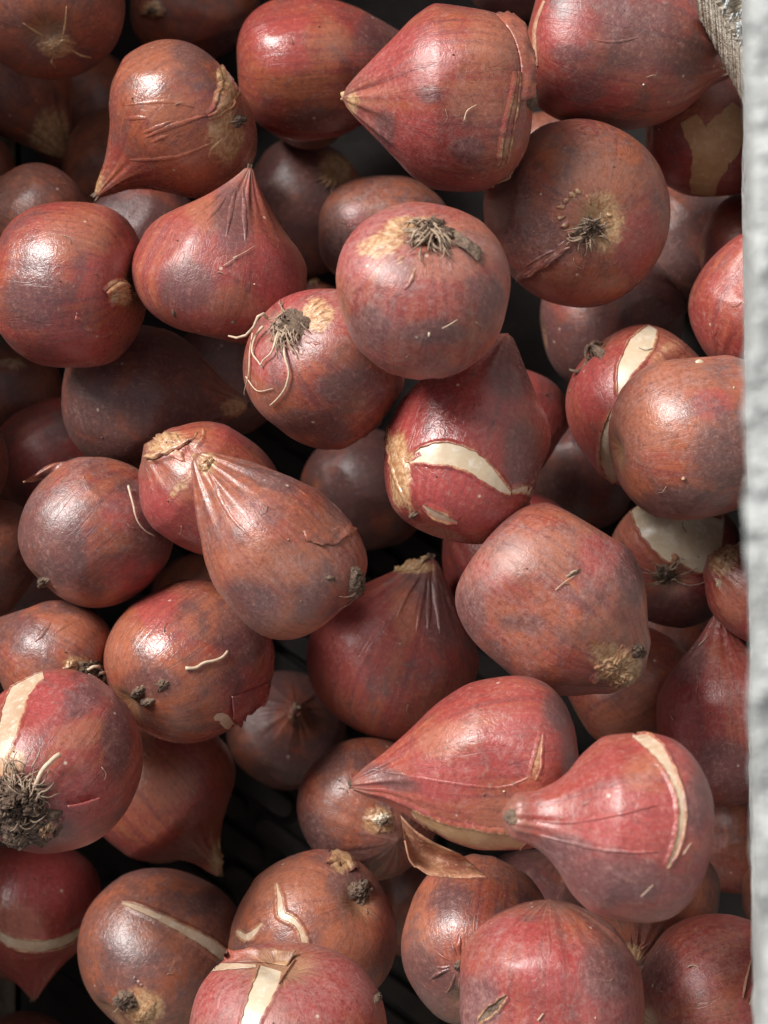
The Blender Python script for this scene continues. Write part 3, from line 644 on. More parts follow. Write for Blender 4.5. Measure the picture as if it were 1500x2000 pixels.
def spline(pts, step=6.0):
    P = [np.array(p, float) for p in pts]
    if len(P) == 2:
        P = [P[0], (P[0]+P[1])/2, P[1]]
    Q = [2*P[0]-P[1]] + P + [2*P[-1]-P[-2]]
    out = []
    for i in range(1, len(Q) - 2):
        p0, p1, p2, p3 = Q[i-1:i+3]
        n = max(2, int(np.linalg.norm((p2-p1)[:2]) / step))
        for q in range(n):
            t = q/n
            out.append(.5*((2*p1) + (p2-p0)*t + (2*p0-5*p1+4*p2-p3)*t*t + (3*p1-p0-3*p2+p3)*t**3))
    out.append(P[-1])
    return np.array(out)

MM = 0.001
def skin_attrs(ob, bid, V, tan=None):
    inf = INFO[bid]; bv = bvh(bid); F = inf['F']; st = inf['st']; pt = inf['paint']
    S, Pn = np.zeros((len(V), 3), np.float32), np.zeros((len(V), 3), np.float32)
    for i, v in enumerate(V):
        _, _, fi, _ = bv.find_nearest(v)
        q = F[fi][0]
        S[i] = st[q]; Pn[i] = pt[q]
    if tan is not None:
        Pn[:, 0] = np.maximum(Pn[:, 0], np.array(tan, np.float32))
    add_attrs(ob, S, Pn, inf['seed'])
    ob.color = BULBS[bid][9]

def strip(bid, pts, mat='flesh', name='exposed_flesh', lips=True, jag=0.16, h=0.12, bulge=0.0, lipw=8, liph=0.6, parent=None, step=6.0, lipmat='skin', tan=0.0):
    """a band lying on the bulb's skin, with the torn edges of the tunic standing up along it"""
    inf = INFO[bid]; rnd = inf['rnd']
    S = spline(pts, step)
    tg = np.gradient(S[:, :2], axis=0)
    tg /= np.linalg.norm(tg, axis=1)[:, None] + 1e-9
    nrm = np.stack([-tg[:, 1], tg[:, 0]], 1)
    n = len(S)
    def jagged():
        w = np.zeros(n)
        for f in (.15, .37, .8, 1.7):
            w += np.sin(np.arange(n)*f*step/6 + rnd.uniform(0, 6.28)) * rnd.uniform(.3, .7)
        return w + np.array([rnd.uniform(-.7, .7) for _ in range(n)])
    wl = np.maximum(0.6, S[:, 2]/2*(1 + jag*jagged()*.6))
    wr = np.maximum(0.6, S[:, 2]/2*(1 + jag*jagged()*.6))
    m = 7
    V, F, TN = [], [], []
    for i in range(n):
        for j in range(m):
            f = j/(m-1)
            o = -wl[i]*(1-f) + wr[i]*f
            p = S[i, :2] + nrm[i]*o
            loc, no = surf(bid, p[0], p[1])
            q = 1 - (2*f-1)**2
            if mat == 'skin': q = q*q*(3-2*q)*(min(1, (i+.3)/5, (n-.7-i)/5) if not lips else 1)
            V.append(loc + no*(h*MM + bulge*MM*q)); TN.append(tan*min(1, q*1.3)*min(1, (i+.5)/2, (n-.5-i)/2))
    for i in range(n-1):
        for j in range(m-1):
            F.append((i*m+j, i*m+j+1, (i+1)*m+j+1, (i+1)*m+j))
    par = parent or inf['root']
    ob = new_mesh(name, V, F, mat, par, inf['inv'])
    if mat == 'skin': skin_attrs(ob, bid, V, TN)
    if lips:
        for side, w in ((-1, wl), (1, wr)):
            V, F = [], []
            for i in range(n):
                k = min(1, i/3, (n-1-i)/3)
                hh = liph*(.55 + .45*k)*(1 + .35*rnd.uniform(-1, 1))
                for o, z in ((-1.5, -.05), (-.5, hh*.75), (1.2, hh), (lipw*.6, hh*.45), (lipw*1.3, -.08)):
                    p = S[i, :2] + nrm[i]*side*(w[i] + o)
                    loc, no = surf(bid, p[0], p[1])
                    V.append(loc + no*z*MM)
            for i in range(n-1):
                for j in range(4):
                    F.append((i*5+j, i*5+j+1, (i+1)*5+j+1, (i+1)*5+j))
            e = new_mesh('torn_edge', V, F, lipmat, ob, inf['inv'])
            if lipmat == 'skin': skin_attrs(e, bid, V, [.62 if k % 5 in (1, 2) else .15 for k in range(len(V))])
    return ob

def patch(bid, c, rx, ry, rot=0, mat='scab', name='basal_plate', h=0.4, dome=1.0, rough=0.6, edge=0.25, res=9, seg=36, parent=None, tan=0.0):
    """a lumpy crust on the bulb's skin with an uneven outline"""
    inf = INFO[bid]; rnd = inf['rnd']
    ca, sa = math.cos(math.radians(rot)), math.sin(math.radians(rot))
    ph = [rnd.uniform(0, 6.28) for _ in range(6)]
    def edge_r(a):
        return 1 + edge*(.5*math.sin(2*a+ph[0]) + .4*math.sin(3*a+ph[1]) + .35*math.sin(5*a+ph[2]) + .3*math.sin(9*a+ph[3]) + .2*math.sin(14*a+ph[4]))
    V, F, TN = [], [], []
    for i in range(res+1):
        f = i/res
        for j in range(seg):
            a = j/seg*2*math.pi
            r = f*edge_r(a)
            x, y = rx*r*math.cos(a), ry*r*math.sin(a)
            loc, no = surf(bid, c[0] + ca*x + sa*y, c[1] - sa*x + ca*y)
            z = h*(1-f**3)*.5 + dome*(1-f*f) + rough*rnd.uniform(-.5, .5)*(1 if f < .95 else .2)
            if i == res: z = -0.1
            V.append(loc + no*z*MM); TN.append(tan*(1-f**2.5))
    for i in range(res):
        for j in range(seg):
            j2 = (j+1) % seg
            F.append((i*seg+j, i*seg+j2, (i+1)*seg+j2, (i+1)*seg+j))
    ob = new_mesh(name, V, F, mat, parent or inf['root'], inf['inv'])
    if mat == 'skin': skin_attrs(ob, bid, V, TN)
    return ob

def tube(points, radii, sides=6):
    V, F = [], []
    n = len(points)
    prev = Vector((0.3, 0.2, 1)).normalized()
    for i, p in enumerate(points):
        t = (points[min(n-1, i+1)] - points[max(0, i-1)])
        t = t.normalized() if t.length > 1e-9 else Vector((0, 0, 1))
        x = prev - t*prev.dot(t)
        if x.length < 1e-4: x = t.orthogonal()
        x.normalize(); y = t.cross(x); prev = x
        for k in range(sides):
            a = k/sides*2*math.pi
            V.append(p + (x*math.cos(a) + y*math.sin(a))*radii[i])
    for i in range(n-1):
        for k in range(sides):
            k2 = (k+1) % sides
            F.append((i*sides+k, i*sides+k2, (i+1)*sides+k2, (i+1)*sides+k))
    F.append(tuple(range(sides-1, -1, -1))); F.append(tuple((n-1)*sides+k for k in range(sides)))
    return V, F

def root_line(bid, pts, w=5, h=0.5, mat='paleroot', name='root', parent=None, taper=.5):
    """one root or thread; pts = (x, y[, height in mm])"""
    inf = INFO[bid]
    S = spline([(p[0], p[1], p[2] if len(p) > 2 else h) for p in pts], 5)
    P = []
    for q in S:
        loc, no = surf(bid, q[0], q[1]); P.append(loc + no*q[2]*MM)
    n = len(P); px = INFO[bid]['d']/FPX
    R = [w/2*px*(1 - taper*(i/(n-1))) for i in range(n)]
    V, F = tube(P, R)
    return new_mesh(name, V, F, mat, parent or inf['root'], inf['inv'])

def tuft(bid, c, n, length, spread=(0, 360), w=4, h=(0.3, 2.2), r0=10, curl=.5, mat='root', free=.0):
    """a clump of dry roots round the base plate, joined: too many to tell apart"""
    inf = INFO[bid]; rnd = inf['rnd']; px = inf['d']/FPX
    VV, FF = [], []
    for _ in range(n):
        a = math.radians(rnd.uniform(*spread))
        q = rnd.uniform(0, 6.28); rr = r0*math.sqrt(rnd.random())
        x, y = c[0] + rr*math.cos(q), c[1] + rr*math.sin(q)
        L = length*rnd.uniform(.35, 1.0)
        hm = rnd.uniform(*h); k = max(5, int(L/5)); ka = rnd.uniform(-curl, curl)
        P, R = [], []
        for i in range(k+1):
            f = i/k
            loc, no = surf(bid, x, y)
            z = hm*math.sin(math.pi*min(1, f*.8+.15)) + .25 + free*f*hm
            P.append(loc + no*z*MM)
            R.append(w/2*px*(1-.6*f)*rnd.uniform(.85, 1.1))
            a += ka*.35 + rnd.uniform(-.32, .32)
            x += L/k*math.cos(a); y -= L/k*math.sin(a)
        V, F = tube(P, R, 5)
        o = len(VV); VV += V; FF += [tuple(v+o for v in f) for f in F]
    ob = new_mesh('root_tuft', VV, FF, mat, inf['root'], inf['inv'])
    ob['kind'] = 'stuff'
    return ob

def sheet(bid, A, B, hA, hB, mat='paper', name='tunic_flap', bow=0.0, nu=None, m=8, ragged=3.0, dA=0.0, dB=None):
    """a loose piece of papery skin between line A (on the bulb) and its free edge B; heights in mm off the skin"""
    inf = INFO[bid]; rnd = inf['rnd']
    SA, SB = spline([(*p, 0) for p in A], 4), spline([(*p, 0) for p in B], 4)
    n = 26
    def res(S):
        i = np.linspace(0, len(S)-1, n)
        return np.stack([np.interp(i, np.arange(len(S)), S[:, k]) for k in range(2)], 1)
    SA, SB = res(SA), res(SB)
    V, F = [], []
    ph = rnd.uniform(0, 6)
    for i in range(n):
        rg = ragged*(math.sin(i*.9+ph)*.5 + rnd.uniform(-.6, .6))
        dirp = SB[i]-SA[i]; L = np.linalg.norm(dirp)+1e-6
        for j in range(m):
            f = j/(m-1)
            p = SA[i] + dirp*f*(1+rg/L*f)
            loc, no = surf(bid, p[0], p[1])
            if dB is not None:
                e = at_depth(p[0], p[1], inf['d'] + (dA*(1-f) + dB*f)*MM)
                loc = loc.lerp(e, min(1, f*2.0)) if dA == 0 else e
            z = hA*(1-f) + hB*f*f + bow*math.sin(math.pi*f) + .18*math.sin(i*.7+j+ph)*f
            V.append(loc + no*z*MM)
    N = len(V)
    vd = (CAM_LOC - Vector(inf['center'])).normalized()
    V += [v - vd*0.16*MM for v in V]
    for i in range(n-1):
        for j in range(m-1):
            a, b_, c_, d_ = i*m+j, i*m+j+1, (i+1)*m+j+1, (i+1)*m+j
            F.append((a, b_, c_, d_)); F.append((N+d_, N+c_, N+b_, N+a))
    rim = [i*m for i in range(n)] + [(n-1)*m+j for j in range(1, m)] + [i*m+m-1 for i in range(n-2, -1, -1)] + [j for j in range(m-2, 0, -1)]
    for q in range(len(rim)):
        a, b_ = rim[q], rim[(q+1) % len(rim)]
        F.append((a, b_, N+b_, N+a))
    ob = new_mesh(name, V, F, mat, inf['root'], inf['inv'])
    if mat == 'skin': skin_attrs(ob, bid, V, [(.45 if k % m == m-1 else .1) for k in range(len(V))])
    return ob

def tip_nib(bid, length=16, w=14, n=5, mat='scab'):
    """dried frayed end of the neck"""
    inf = INFO[bid]; rnd = inf['rnd']; px = inf['s']/BULBS[bid][3]
    base, tip = BULBS[bid][6], BULBS[bid][7]
    top = inf['V'][-1]
    VV, FF = [], []
    for _ in range(n):
        a = rnd.uniform(0, 6.28); o = w*.25*px*rnd.random()
        P = []
        x, y, z = top[0]+o*math.cos(a), top[1]+o*math.sin(a), top[2]-6*px
        dx, dy = math.cos(a)*.35, math.sin(a)*.35
        for i in range(6):
            P.append(Vector((x, y, z)))
            x += dx*length/5*px*rnd.uniform(.2, 1.2); y += dy*length/5*px*rnd.uniform(.2, 1.2); z += length/5*px*rnd.uniform(.6, 1.1)
        V, F = tube(P, [w*.25*px*(1-i/7) for i in range(6)], 5)
        o2 = len(VV); VV += V; FF += [tuple(v+o2 for v in f) for f in F]
    return new_mesh('dried_tip', VV, FF, mat, inf['root'])

#DETAILS
def loose_sheet(bid, A, B, dA, dB, bow, mat='skin', name='tunic_flap', ragged=3.0):
    """papery skin standing free of the bulb, lofted between two lines; depths in mm behind the bulb's middle"""
    inf = INFO[bid]; rnd = inf['rnd']; n, m = 30, 9
    def res(P):
        S = spline([(*p, 0) for p in P], 4); i = np.linspace(0, len(S)-1, n)
        return np.stack([np.interp(i, np.arange(len(S)), S[:, k]) for k in range(2)], 1)
    SA, SB = res(A), res(B)
    V, F = [], []; ph = rnd.uniform(0, 6)
    for i in range(n):
        rg = ragged*(math.sin(i*.8+ph)*.5 + rnd.uniform(-.6, .6))
        dp = SB[i]-SA[i]; L = np.linalg.norm(dp)+1e-6
        for j in range(m):
            f = j/(m-1)
            p = SA[i] + dp*f*(1 + rg/max(L, 12)*f)
            dd = dA*(1-f) + dB*f + bow*math.sin(math.pi*f) + .25*math.sin(i*.55+j*.8+ph)
            V.append(at_depth(p[0], p[1], inf['d'] + dd*MM))
    N = len(V); vd = (CAM_LOC - Vector(inf['center'])).normalized()
    V += [v - vd*0.18*MM for v in V]
    for i in range(n-1):
        for j in range(m-1):
            a, b_, c_, d_ = i*m+j, i*m+j+1, (i+1)*m+j+1, (i+1)*m+j
            F.append((a, b_, c_, d_)); F.append((N+d_, N+c_, N+b_, N+a))
    rim = [i*m for i in range(n)] + [(n-1)*m+j for j in range(1, m)] + [i*m+m-1 for i in range(n-2, -1, -1)] + [j for j in range(m-2, 0, -1)]
    for q in range(len(rim)):
        a, b_ = rim[q], rim[(q+1) % len(rim)]
        F.append((a, b_, N+b_, N+a))
    ob = new_mesh(name, V, F, mat, inf['root'], inf['inv'])
    if mat == 'skin': skin_attrs(ob, bid, V)
    e = [V[i*m+m-1] for i in range(n)]
    v2, f2 = tube(e, [0.00022]*n, 5)
    new_mesh('torn_edge', v2, f2, 'edge', ob, inf['inv'])
    return ob

def line(bid, pts, w=4, mat='vein', name='vein', b=0.25):
    if mat in ('vein', 'ridge'):
        w2 = w*2.0 + 3
        return strip(bid, [(x, y, w2 if 0 < i < len(pts)-1 else w2*.3) for i, (x, y) in enumerate(pts)], 'skin', name, lips=False, jag=.2, h=-.12, bulge=.12 + b*(.5 if mat == 'vein' else .38), step=5, tan=.12 if mat == 'ridge' else 0)
    if name == 'fibre':
        return root_line(bid, pts, w*.8, .45, 'paleroot', 'fibre')
    return strip(bid, [(x, y, w if 0 < i < len(pts)-1 else w*.4) for i, (x, y) in enumerate(pts)], mat, name, lips=False, jag=.25, h=.04, bulge=b, step=5)

def marks(bid, c, n, a0, a1, r0, r1, w=6, mat='cream', name='root_mark', b=.35):
    rnd = INFO[bid]['rnd']
    for i in range(n):
        a = math.radians(a0 + (a1-a0)*(i+rnd.uniform(.2, .8))/n)
        ra, rb = r0*rnd.uniform(.9, 1.2), r1*rnd.uniform(.7, 1.15)
        p = [(c[0]+r*math.cos(a+k), c[1]-r*math.sin(a+k)) for r, k in ((ra, 0), ((ra+rb)/2, rnd.uniform(-.08, .08)), (rb, rnd.uniform(-.1, .1)))]
        strip(bid, [(*p[0], w*.6), (*p[1], w*1.4*rnd.uniform(.7, 1.3)), (*p[2], w*.3)], 'skin', name, lips=False, jag=.4, h=-.12, bulge=.15+b, step=5, tan=.62 if mat == 'cream' else .15)

# --- wrinkled glossy bulb
for p in ([(268,264),(300,252),(345,232)], [(272,274),(320,253),(368,236),(418,222)], [(284,284),(315,270),(338,260)], [(232,236),(262,230),(300,232)]):
    line('A1', p, 5, 'ridge', 'wrinkle', .5)
line('A1', [(228,208),(280,201),(335,200),(400,214)], 4)
line('A1', [(238,312),(300,312),(360,302),(430,272)], 4)
line('A1', [(430,330),(410,300),(445,262)], 4, 'ridge', 'wrinkle', .4)
strip('A1', [(432,128,10),(448,158,34),(440,195,28),(424,218,14),(405,228,4)], 'skin', 'torn_patch', tan=0.8, lips=True, jag=.35, h=.15, bulge=.5)
patch('A1', (466,236), 15, 13, 0, 'scab', 'basal_plate', .6, 1.0, .6)
tuft('A1', (466,236), 8, 22, (0,360), 3, (.3,.9), 6)
strip('A1', [(204,318,14),(190,340,20),(184,362,14)], 'skin', 'torn_patch', tan=0.8, lips=False, h=.05, bulge=.2)
tip_nib('A1', 16, 16, 5)
# --- big pale red bulb at the top
line('B05', [(906,236),(912,216),(930,204)], 4, 'cream', 'fibre', .6)
strip('B05', [(1012,140,5),(1006,190,10),(994,250,15),(984,308,12),(975,325,4)], 'skin', 'torn_edge', tan=.35, lips=True, jag=.2, h=.2, bulge=.3, liph=.6)
sheet('B05', [(962,22),(1000,70),(1016,130),(1012,200)], [(985,22),(1016,72),(1030,130),(1030,190)], .2, 2.2, 'skin', bow=.6)
loose_sheet('B05', [(950,350),(985,325),(1005,290),(1015,250)], [(958,364),(995,345),(1016,305),(1026,262)], 3, 6, 1.0, 'skin')
patch('B05', (1036,192), 10, 20, 0, 'scab', 'basal_plate', .6, 1.2, .6)
line('B05', [(830,25),(845,45),(850,70)], 3)
tip_nib('B05', 10, 26, 5, 'tan')
# --- upper-right bulb
strip('B06', [(1064,2,4),(1047,45,7),(1044,85,8),(1050,128,4)], 'edge', 'torn_edge', lips=False, h=.1, bulge=.4)
tuft('B06', (1428,140), 8, 28, (150,260), 3, (.3,1.0), 8, mat='paleroot')
tip_nib('B06', 18, 20, 6)
line('B06', [(1145,75),(1200,82),(1260,70)], 3)
# --- bare tan patch
strip('B07', [(1452,215,50),(1420,262,78),(1390,305,74),(1378,345,58),(1372,380,52)], 'tanflesh', 'exposed_flesh', jag=.12, lips=False, h=.15)
strip('B07', [(1345,232,34),(1362,262,46),(1384,300,50)], 'tanflesh', 'exposed_flesh', jag=.12, lips=False, h=.2)
# --- bulb seen base-on
strip('B08', [(1268,340,30),(1258,400,66),(1240,460,80),(1212,520,70),(1175,570,36)], 'skin', 'torn_patch', tan=0.0, lips=False, jag=.1, h=.1)
for x, y, a, b_ in ((1098,440,14,8),(1094,425,10,7),(1100,404,12,8),(1112,392,10,7),(1128,380,9,9),(1140,374,9,8),(1158,390,5,14),(1190,420,8,6),(1106,455,12,6)):
    patch('B08', (x + .25*(y-420), y), a*.9, b_*.9, 15, 'skin', 'root_mark', .1, .45, .15, .3, 4, 14, tan=.75)
patch('B08', (1150,446), 27, 25, 20, 'scab', 'basal_plate', .8, 1.8, 1.5)
tuft('B08', (1148,450), 36, 42, (150,420), 5, (.4,1.8), 20)
line('B08', [(1003,549),(1050,525),(1085,500),(1112,474)], 6, 'vein', 'seam', .6)
line('B08', [(1010,530),(1060,500),(1100,482)], 3)
line('B08', [(1095,303),(1115,312),(1132,322)], 3, 'vein', 'scratch', .3)
# --- round one with roots on top
marks('B16', (838,470), 9, 150, 250, 50, 105, 8, 'cream', 'root_mark', .3)
marks('B16', (838,470), 5, 255, 330, 45, 75, 5, 'ridge', 'root_mark', .3)
strip('B16', [(722,492,8),(740,478,22),(770,462,16),(800,448,6)], 'skin', 'torn_patch', tan=0.95, lips=False, jag=.5, h=.06, bulge=.2)
patch('B16', (838,450), 32, 20, 15, 'scab', 'basal_plate', .8, 1.8, 1.6)
patch('B16', (868,462), 20, 17, 15, 'soil', 'basal_plate', .6, 2.0, .6)
tuft('B16', (840,456), 42, 62, (195,330), 6.5, (.6,2.6), 20)
tuft('B16', (826,448), 22, 40, (140,240), 5.5, (.5,2.0), 18)
sheet('B16', [(872,448),(885,462),(888,482)], [(918,478),(936,492),(934,518)], .9, .9, 'scab', bow=.6)
root_line('B16', [(822,490),(819,505),(823,516)], 5, 1.0, 'root')
root_line('B16', [(858,478),(866,500),(862,512)], 5, 1.2, 'root')
line('B16', [(863,640),(878,632),(892,623)], 3, 'cream', 'fibre', .6)
patch('B16', (838,653), 3, 5, 0, 'white', 'scurf', .2, .5, .1, .2, 3, 8)
# --- bulb with the grey tuft of long roots
marks('B17', (570,640), 9, -20, 60, 42, 78, 8, 'cream', 'root_mark', .6)
marks('B17', (570,640), 5, -70, -25, 40, 60, 7, 'cream', 'root_mark', .5)
patch('B17', (574,634), 34, 27, 20, 'scab', 'basal_plate', .8, 2.0, 1.6)
tuft('B17', (566,640), 52, 58, (160,285), 4.5, (.4,1.8), 28)
root_line('B17', [(556,668,.6),(562,700,1.2),(568,728,1.0),(560,756,.8),(546,775,.6),(530,790,.5)], 6, mat='paleroot')
root_line('B17', [(520,645,1.5),(505,665,1.2),(498,690,.8),(508,706,.8),(516,718,.6)], 6, mat='paleroot')
root_line('B17', [(548,660,1.5),(538,690,1.2),(520,706,1.0),(514,716,.8)], 6, mat='paleroot')
root_line('B17', [(500,655,1.0),(492,690,.6),(490,730,.6),(481,770,.8)], 4, mat='paleroot')
root_line('B17', [(484,735,.5),(505,762,.4),(535,758,.4)], 3, mat='paleroot')
P = [at_depth(x, y, INFO['B17']['d'] - z*MM) for x, y, z in ((522,622,9),(515,613,11),(504,618,12),(496,638,10),(480,655,8),(462,660,6),(446,656,5))]
v_, f_ = tube(P, [0.0004, .0004, .00038, .00036, .00032, .0003, .0002])
new_mesh('root', v_, f_, 'paleroot', INFO['B17']['root'], INFO['B17']['inv'])
line('B17', [(705,730),(722,718),(738,704)], 4, 'vein', 'scratch', .3)
# --- garlic shaped
tip_nib('B13', 14, 13, 6)
line('B13', [(455,505),(475,495),(495,482)], 2.5, 'cream', 'fibre', .5)
line('B13', [(437,520),(455,508),(463,502)], 2.5, 'cream', 'fibre', .5)
for p in ([(462,362),(452,410),(440,470)], [(474,360),(478,420),(480,480)], [(448,372),(425,405),(395,440)]):
    line('B13', p, 5, 'vein', 'pleat', .5)
line('B13', [(440,368),(412,395),(375,425)], 4, 'ridge', 'pleat', .6)
patch('B13', (340,612), 4, 10, 20, 'scab', 'scar', .1, .3, .1, .2, 3, 10)
patch('B13', (456,630), 6, 4, 0, 'scab', 'scar', .1, .3, .1, .2, 3, 10)
# --- torn cream end
patch('B12', (240,572), 30, 24, 0, 'skin', 'torn_patch', .3, 1.2, .5, .35, tan=0.85)
strip('B12', [(206,574,6),(225,562,14),(240,556,12),(262,566,6)], 'skin', 'torn_patch', tan=0.95, lips=True, jag=.4, h=.6, bulge=.6)
# --- glossy crimson bulb with wide white split
strip('B24', [(800,902,6),(815,893,22),(845,887,38),(885,888,43),(925,906,40),(958,932,30),(985,956,16),(997,963,5)], 'white', 'exposed_flesh', jag=.13, h=.12, liph=.5)
strip('B24', [(998,960,5),(1020,955,14),(1042,962,16),(1058,980,8)], 'flesh', 'exposed_flesh', jag=.12, liph=.35)
strip('B24', [(826,986,4),(845,1000,14),(870,1012,13),(894,1019,4)], 'flesh', 'exposed_flesh', jag=.12, liph=.5)
strip('B24', [(757,832,4),(764,868,14),(778,912,20),(795,958,16),(806,1000,6)], 'skin', 'torn_patch', tan=0.8, lips=True, jag=.25, h=.2, bulge=.3)
strip('B24', [(775,905,4),(800,896,12),(822,886,8)], 'skin', 'torn_patch', tan=0.8, lips=False, jag=.3, h=.2)
line('B24', [(968,970),(975,952),(992,928)], 2.5, 'ridge', 'fibre', .4)
patch('B24', (808,1004), 9, 6, 0, 'scab', 'basal_plate', .4, 1.0, .6)
# --- split red bulb with curly root
strip('B27', [(1275,640,18),(1262,660,38),(1240,692,46),(1222,722,30),(1213,755,14),(1210,775,4)], 'white', 'exposed_flesh', jag=.12, liph=.5)
strip('B27', [(1198,800,6),(1190,840,22),(1186,880,28),(1194,920,26),(1204,940,10)], 'flesh', 'exposed_flesh', jag=.12)
strip('B27', [(1280,630,3),(1320,624,8),(1355,632,6)], 'flesh', 'torn_edge', lips=False, h=.5, bulge=.4)
strip('B27', [(1262,735,8),(1285,700,30),(1320,672,40),(1350,660,30)], 'skin', 'torn_patch', tan=0.5, lips=False, jag=.3, h=.08, bulge=.2)
patch('B27', (1168,688), 14, 12, 0, 'scab', 'basal_plate', .6, 2.0, 1.0)
P0 = INFO['B27']
for pts in ([(1175,672,4),(1160,668,7),(1152,682,9),(1158,700,9),(1168,690,8)], [(1160,690,6),(1146,706,9),(1138,724,9),(1128,738,7),(1118,745,6)], [(1150,700,6),(1142,716,7),(1136,730,8),(1122,748,7),(1112,768,6)], [(1166,680,6),(1148,676,10),(1144,694,11),(1156,704,10)], [(1140,718,8),(1128,726,9),(1112,722,7)]):
    P = [at_depth(x, y, P0['d'] - z*.6*MM) for x, y, z in spline(pts, 5)]
    v_, f_ = tube(P, [0.00062*(1-.5*i/len(P)) for i in range(len(P))])
    new_mesh('root', v_, f_, 'scab', P0['root'], P0['inv'])
# --- orange-brown by the board
patch('B28', (1366,706), 9, 3, 0, 'white', 'scurf', .2, .4, .1, .3, 3, 8)
patch('B28', (1335,934), 6, 4, 0, 'skin', 'scurf', .3, .5, .1, .3, 3, 8, tan=1.0)
# --- bare white patch
strip('B29', [(1212,958,14),(1240,975,40),(1275,1004,80),(1320,1035,112),(1370,1050,128),(1410,1055,110)], 'white', 'exposed_flesh', jag=.10, h=.2, liph=.5, step=8)
patch('B29', (1300,1122), 26, 18, -25, 'scab', 'basal_plate', .5, 1.2, 1.0)
tuft('B29', (1300,1122), 20, 40, (-30,210), 3, (.3,1.4), 18)
for pts in ([(1310,1128),(1345,1142),(1390,1132)], [(1305,1130),(1340,1118),(1362,1108)]):
    root_line('B29', pts, 3, .5, 'root')
patch('B29', (1318,1090), 10, 10, 0, 'skin', 'scurf', .2, .5, .3, .3, 4, 12, tan=0.85)
# --- crinkled tan neck by the board
patch('B30', (1418,1090), 30, 26, 30, 'skin', 'dry_neck', .4, 1.2, .9, .25, tan=0.85)
line('B30', [(1408,1105),(1430,1110),(1452,1098)], 5, 'ridge', 'wrinkle', .6)
line('B30', [(1420,1085),(1435,1072),(1448,1058)], 5, 'cream', 'wrinkle', .6)
patch('B30', (1404,1138), 5, 12, 10, 'white', 'scurf', .5, .9, .5, .4, 4, 10)
# --- blunt tan-ended bulb
patch('B31', (1200,1302), 50, 28, 35, 'skin', 'dry_neck', .3, .8, .8, .35, 10, 40, tan=0.85)
patch('B31', (1216,1325), 34, 14, 15, 'skin', 'dry_neck', .3, 1.0, 1.0, .3, tan=1.0)
patch('B31', (1245,1272), 15, 17, 0, 'scab', 'dry_neck', .4, 1.0, .8)
patch('B31', (1119,1119), 17, 4, 25, 'root', 'fibre', .3, .6, .3, .3, 4, 14)
line('B31', [(1085,1152),(1105,1135),(1122,1125)], 2.5, 'cream', 'fibre', .4)
line('B31', [(1128,1190),(1142,1212),(1158,1236)], 3, 'ridge', 'scratch', .3)
# --- pleated dark red one
for p in ([(834,1120),(824,1175),(812,1245)], [(842,1118),(852,1175),(862,1250)], [(826,1118),(796,1160),(772,1215)], [(848,1122),(872,1160),(886,1200)]):
    line('B34', p, 5, 'ridge', 'pleat', .5)
line('B34', [(838,1120),(838,1180),(836,1240)], 5, 'vein', 'pleat', .5)
sheet('B34', [(745,1120),(785,1116),(820,1112)], [(748,1104),(790,1098),(832,1094)], .2, 1.2, 'tan', ragged=5)
tip_nib('B34', 12, 22, 6)
# --- pear shaped one
line('B22', [(402,905),(420,950),(452,1010),(500,1060)], 4, 'ridge', 'vein', .4)
line('B22', [(420,892),(480,915),(560,940),(620,985)], 4, 'ridge', 'vein', .35)
line('B22', [(640,960),(665,990),(690,1005)], 5, 'vein', 'vein', .3)
patch('B22', (694,1140), 16, 30, -8, 'scab', 'basal_plate', .6, 1.6, 1.2)
tuft('B22', (694,1148), 14, 50, (230,290), 3, (.3,1.2), 14, mat='root')
patch('B22', (646,1130), 13, 6, -20, 'scab', 'scar', .2, .4, .4, .4, 4, 12)
patch('B22', (402,906), 17, 12, 40, 'skin', 'dry_neck', .3, .7, .5, tan=0.85)
tip_nib('B22', 10, 16, 5, 'tan')
# --- thumb-tipped bulb
strip('B49', [(1236,1438,6),(1262,1447,26),(1290,1474,26),(1312,1512,16),(1329,1560,13),(1330,1612,13),(1318,1662,10),(1302,1694,4)], 'flesh', 'exposed_flesh', jag=.14, liph=.45)
line('B49', [(1035,1602),(1110,1606),(1200,1592),(1300,1568)], 4, 'vein', 'vein', .5)
line('B49', [(1045,1628),(1120,1648),(1210,1664),(1300,1662)], 4, 'vein', 'vein', .5)
line('B49', [(1332,1668),(1340,1655),(1347,1645)], 3, 'cream', 'fibre', .6)
line('B49', [(1252,1748),(1265,1735),(1275,1725)], 3, 'cream', 'fibre', .5)
patch('B49', (998,1596), 12, 18, 0, 'scab', 'dry_neck', .2, .5, .3)
# --- red bulb with bared tan flesh
strip('B46', [(806,1582,5),(845,1612,26),(890,1634,42),(940,1646,50),(990,1648,46),(1026,1634,16)], 'tanflesh', 'exposed_flesh', jag=.13, h=.15, liph=.6)
strip('B46', [(1058,1432,3),(1052,1470,8),(1046,1500,16),(1040,1522,10)], 'skin', 'exposed_flesh', tan=0.8, jag=.15, liph=.3)
line('B46', [(705,1500),(780,1512),(870,1528),(980,1538),(1060,1505)], 3, 'vein', 'vein', .2)
loose_sheet('B46', [(782,1592),(812,1622),(850,1646),(900,1668)], [(790,1640),(806,1688),(860,1712),(952,1713)], -2, -4, 7, 'paper')
tip_nib('B46', 12, 20, 6)
# --- mauve-brown, glassy tip
patch('B45', (742,1602), 34, 26, -20, 'skin', 'dry_neck', .2, .5, .6, tan=0.85)
patch('B45', (745,1600), 20, 16, 0, 'white', 'dry_neck', .6, 1.2, 1.0)
patch('B45', (748,1602), 8, 8, 0, 'scab', 'dry_neck', 1.2, 1.8, .4)
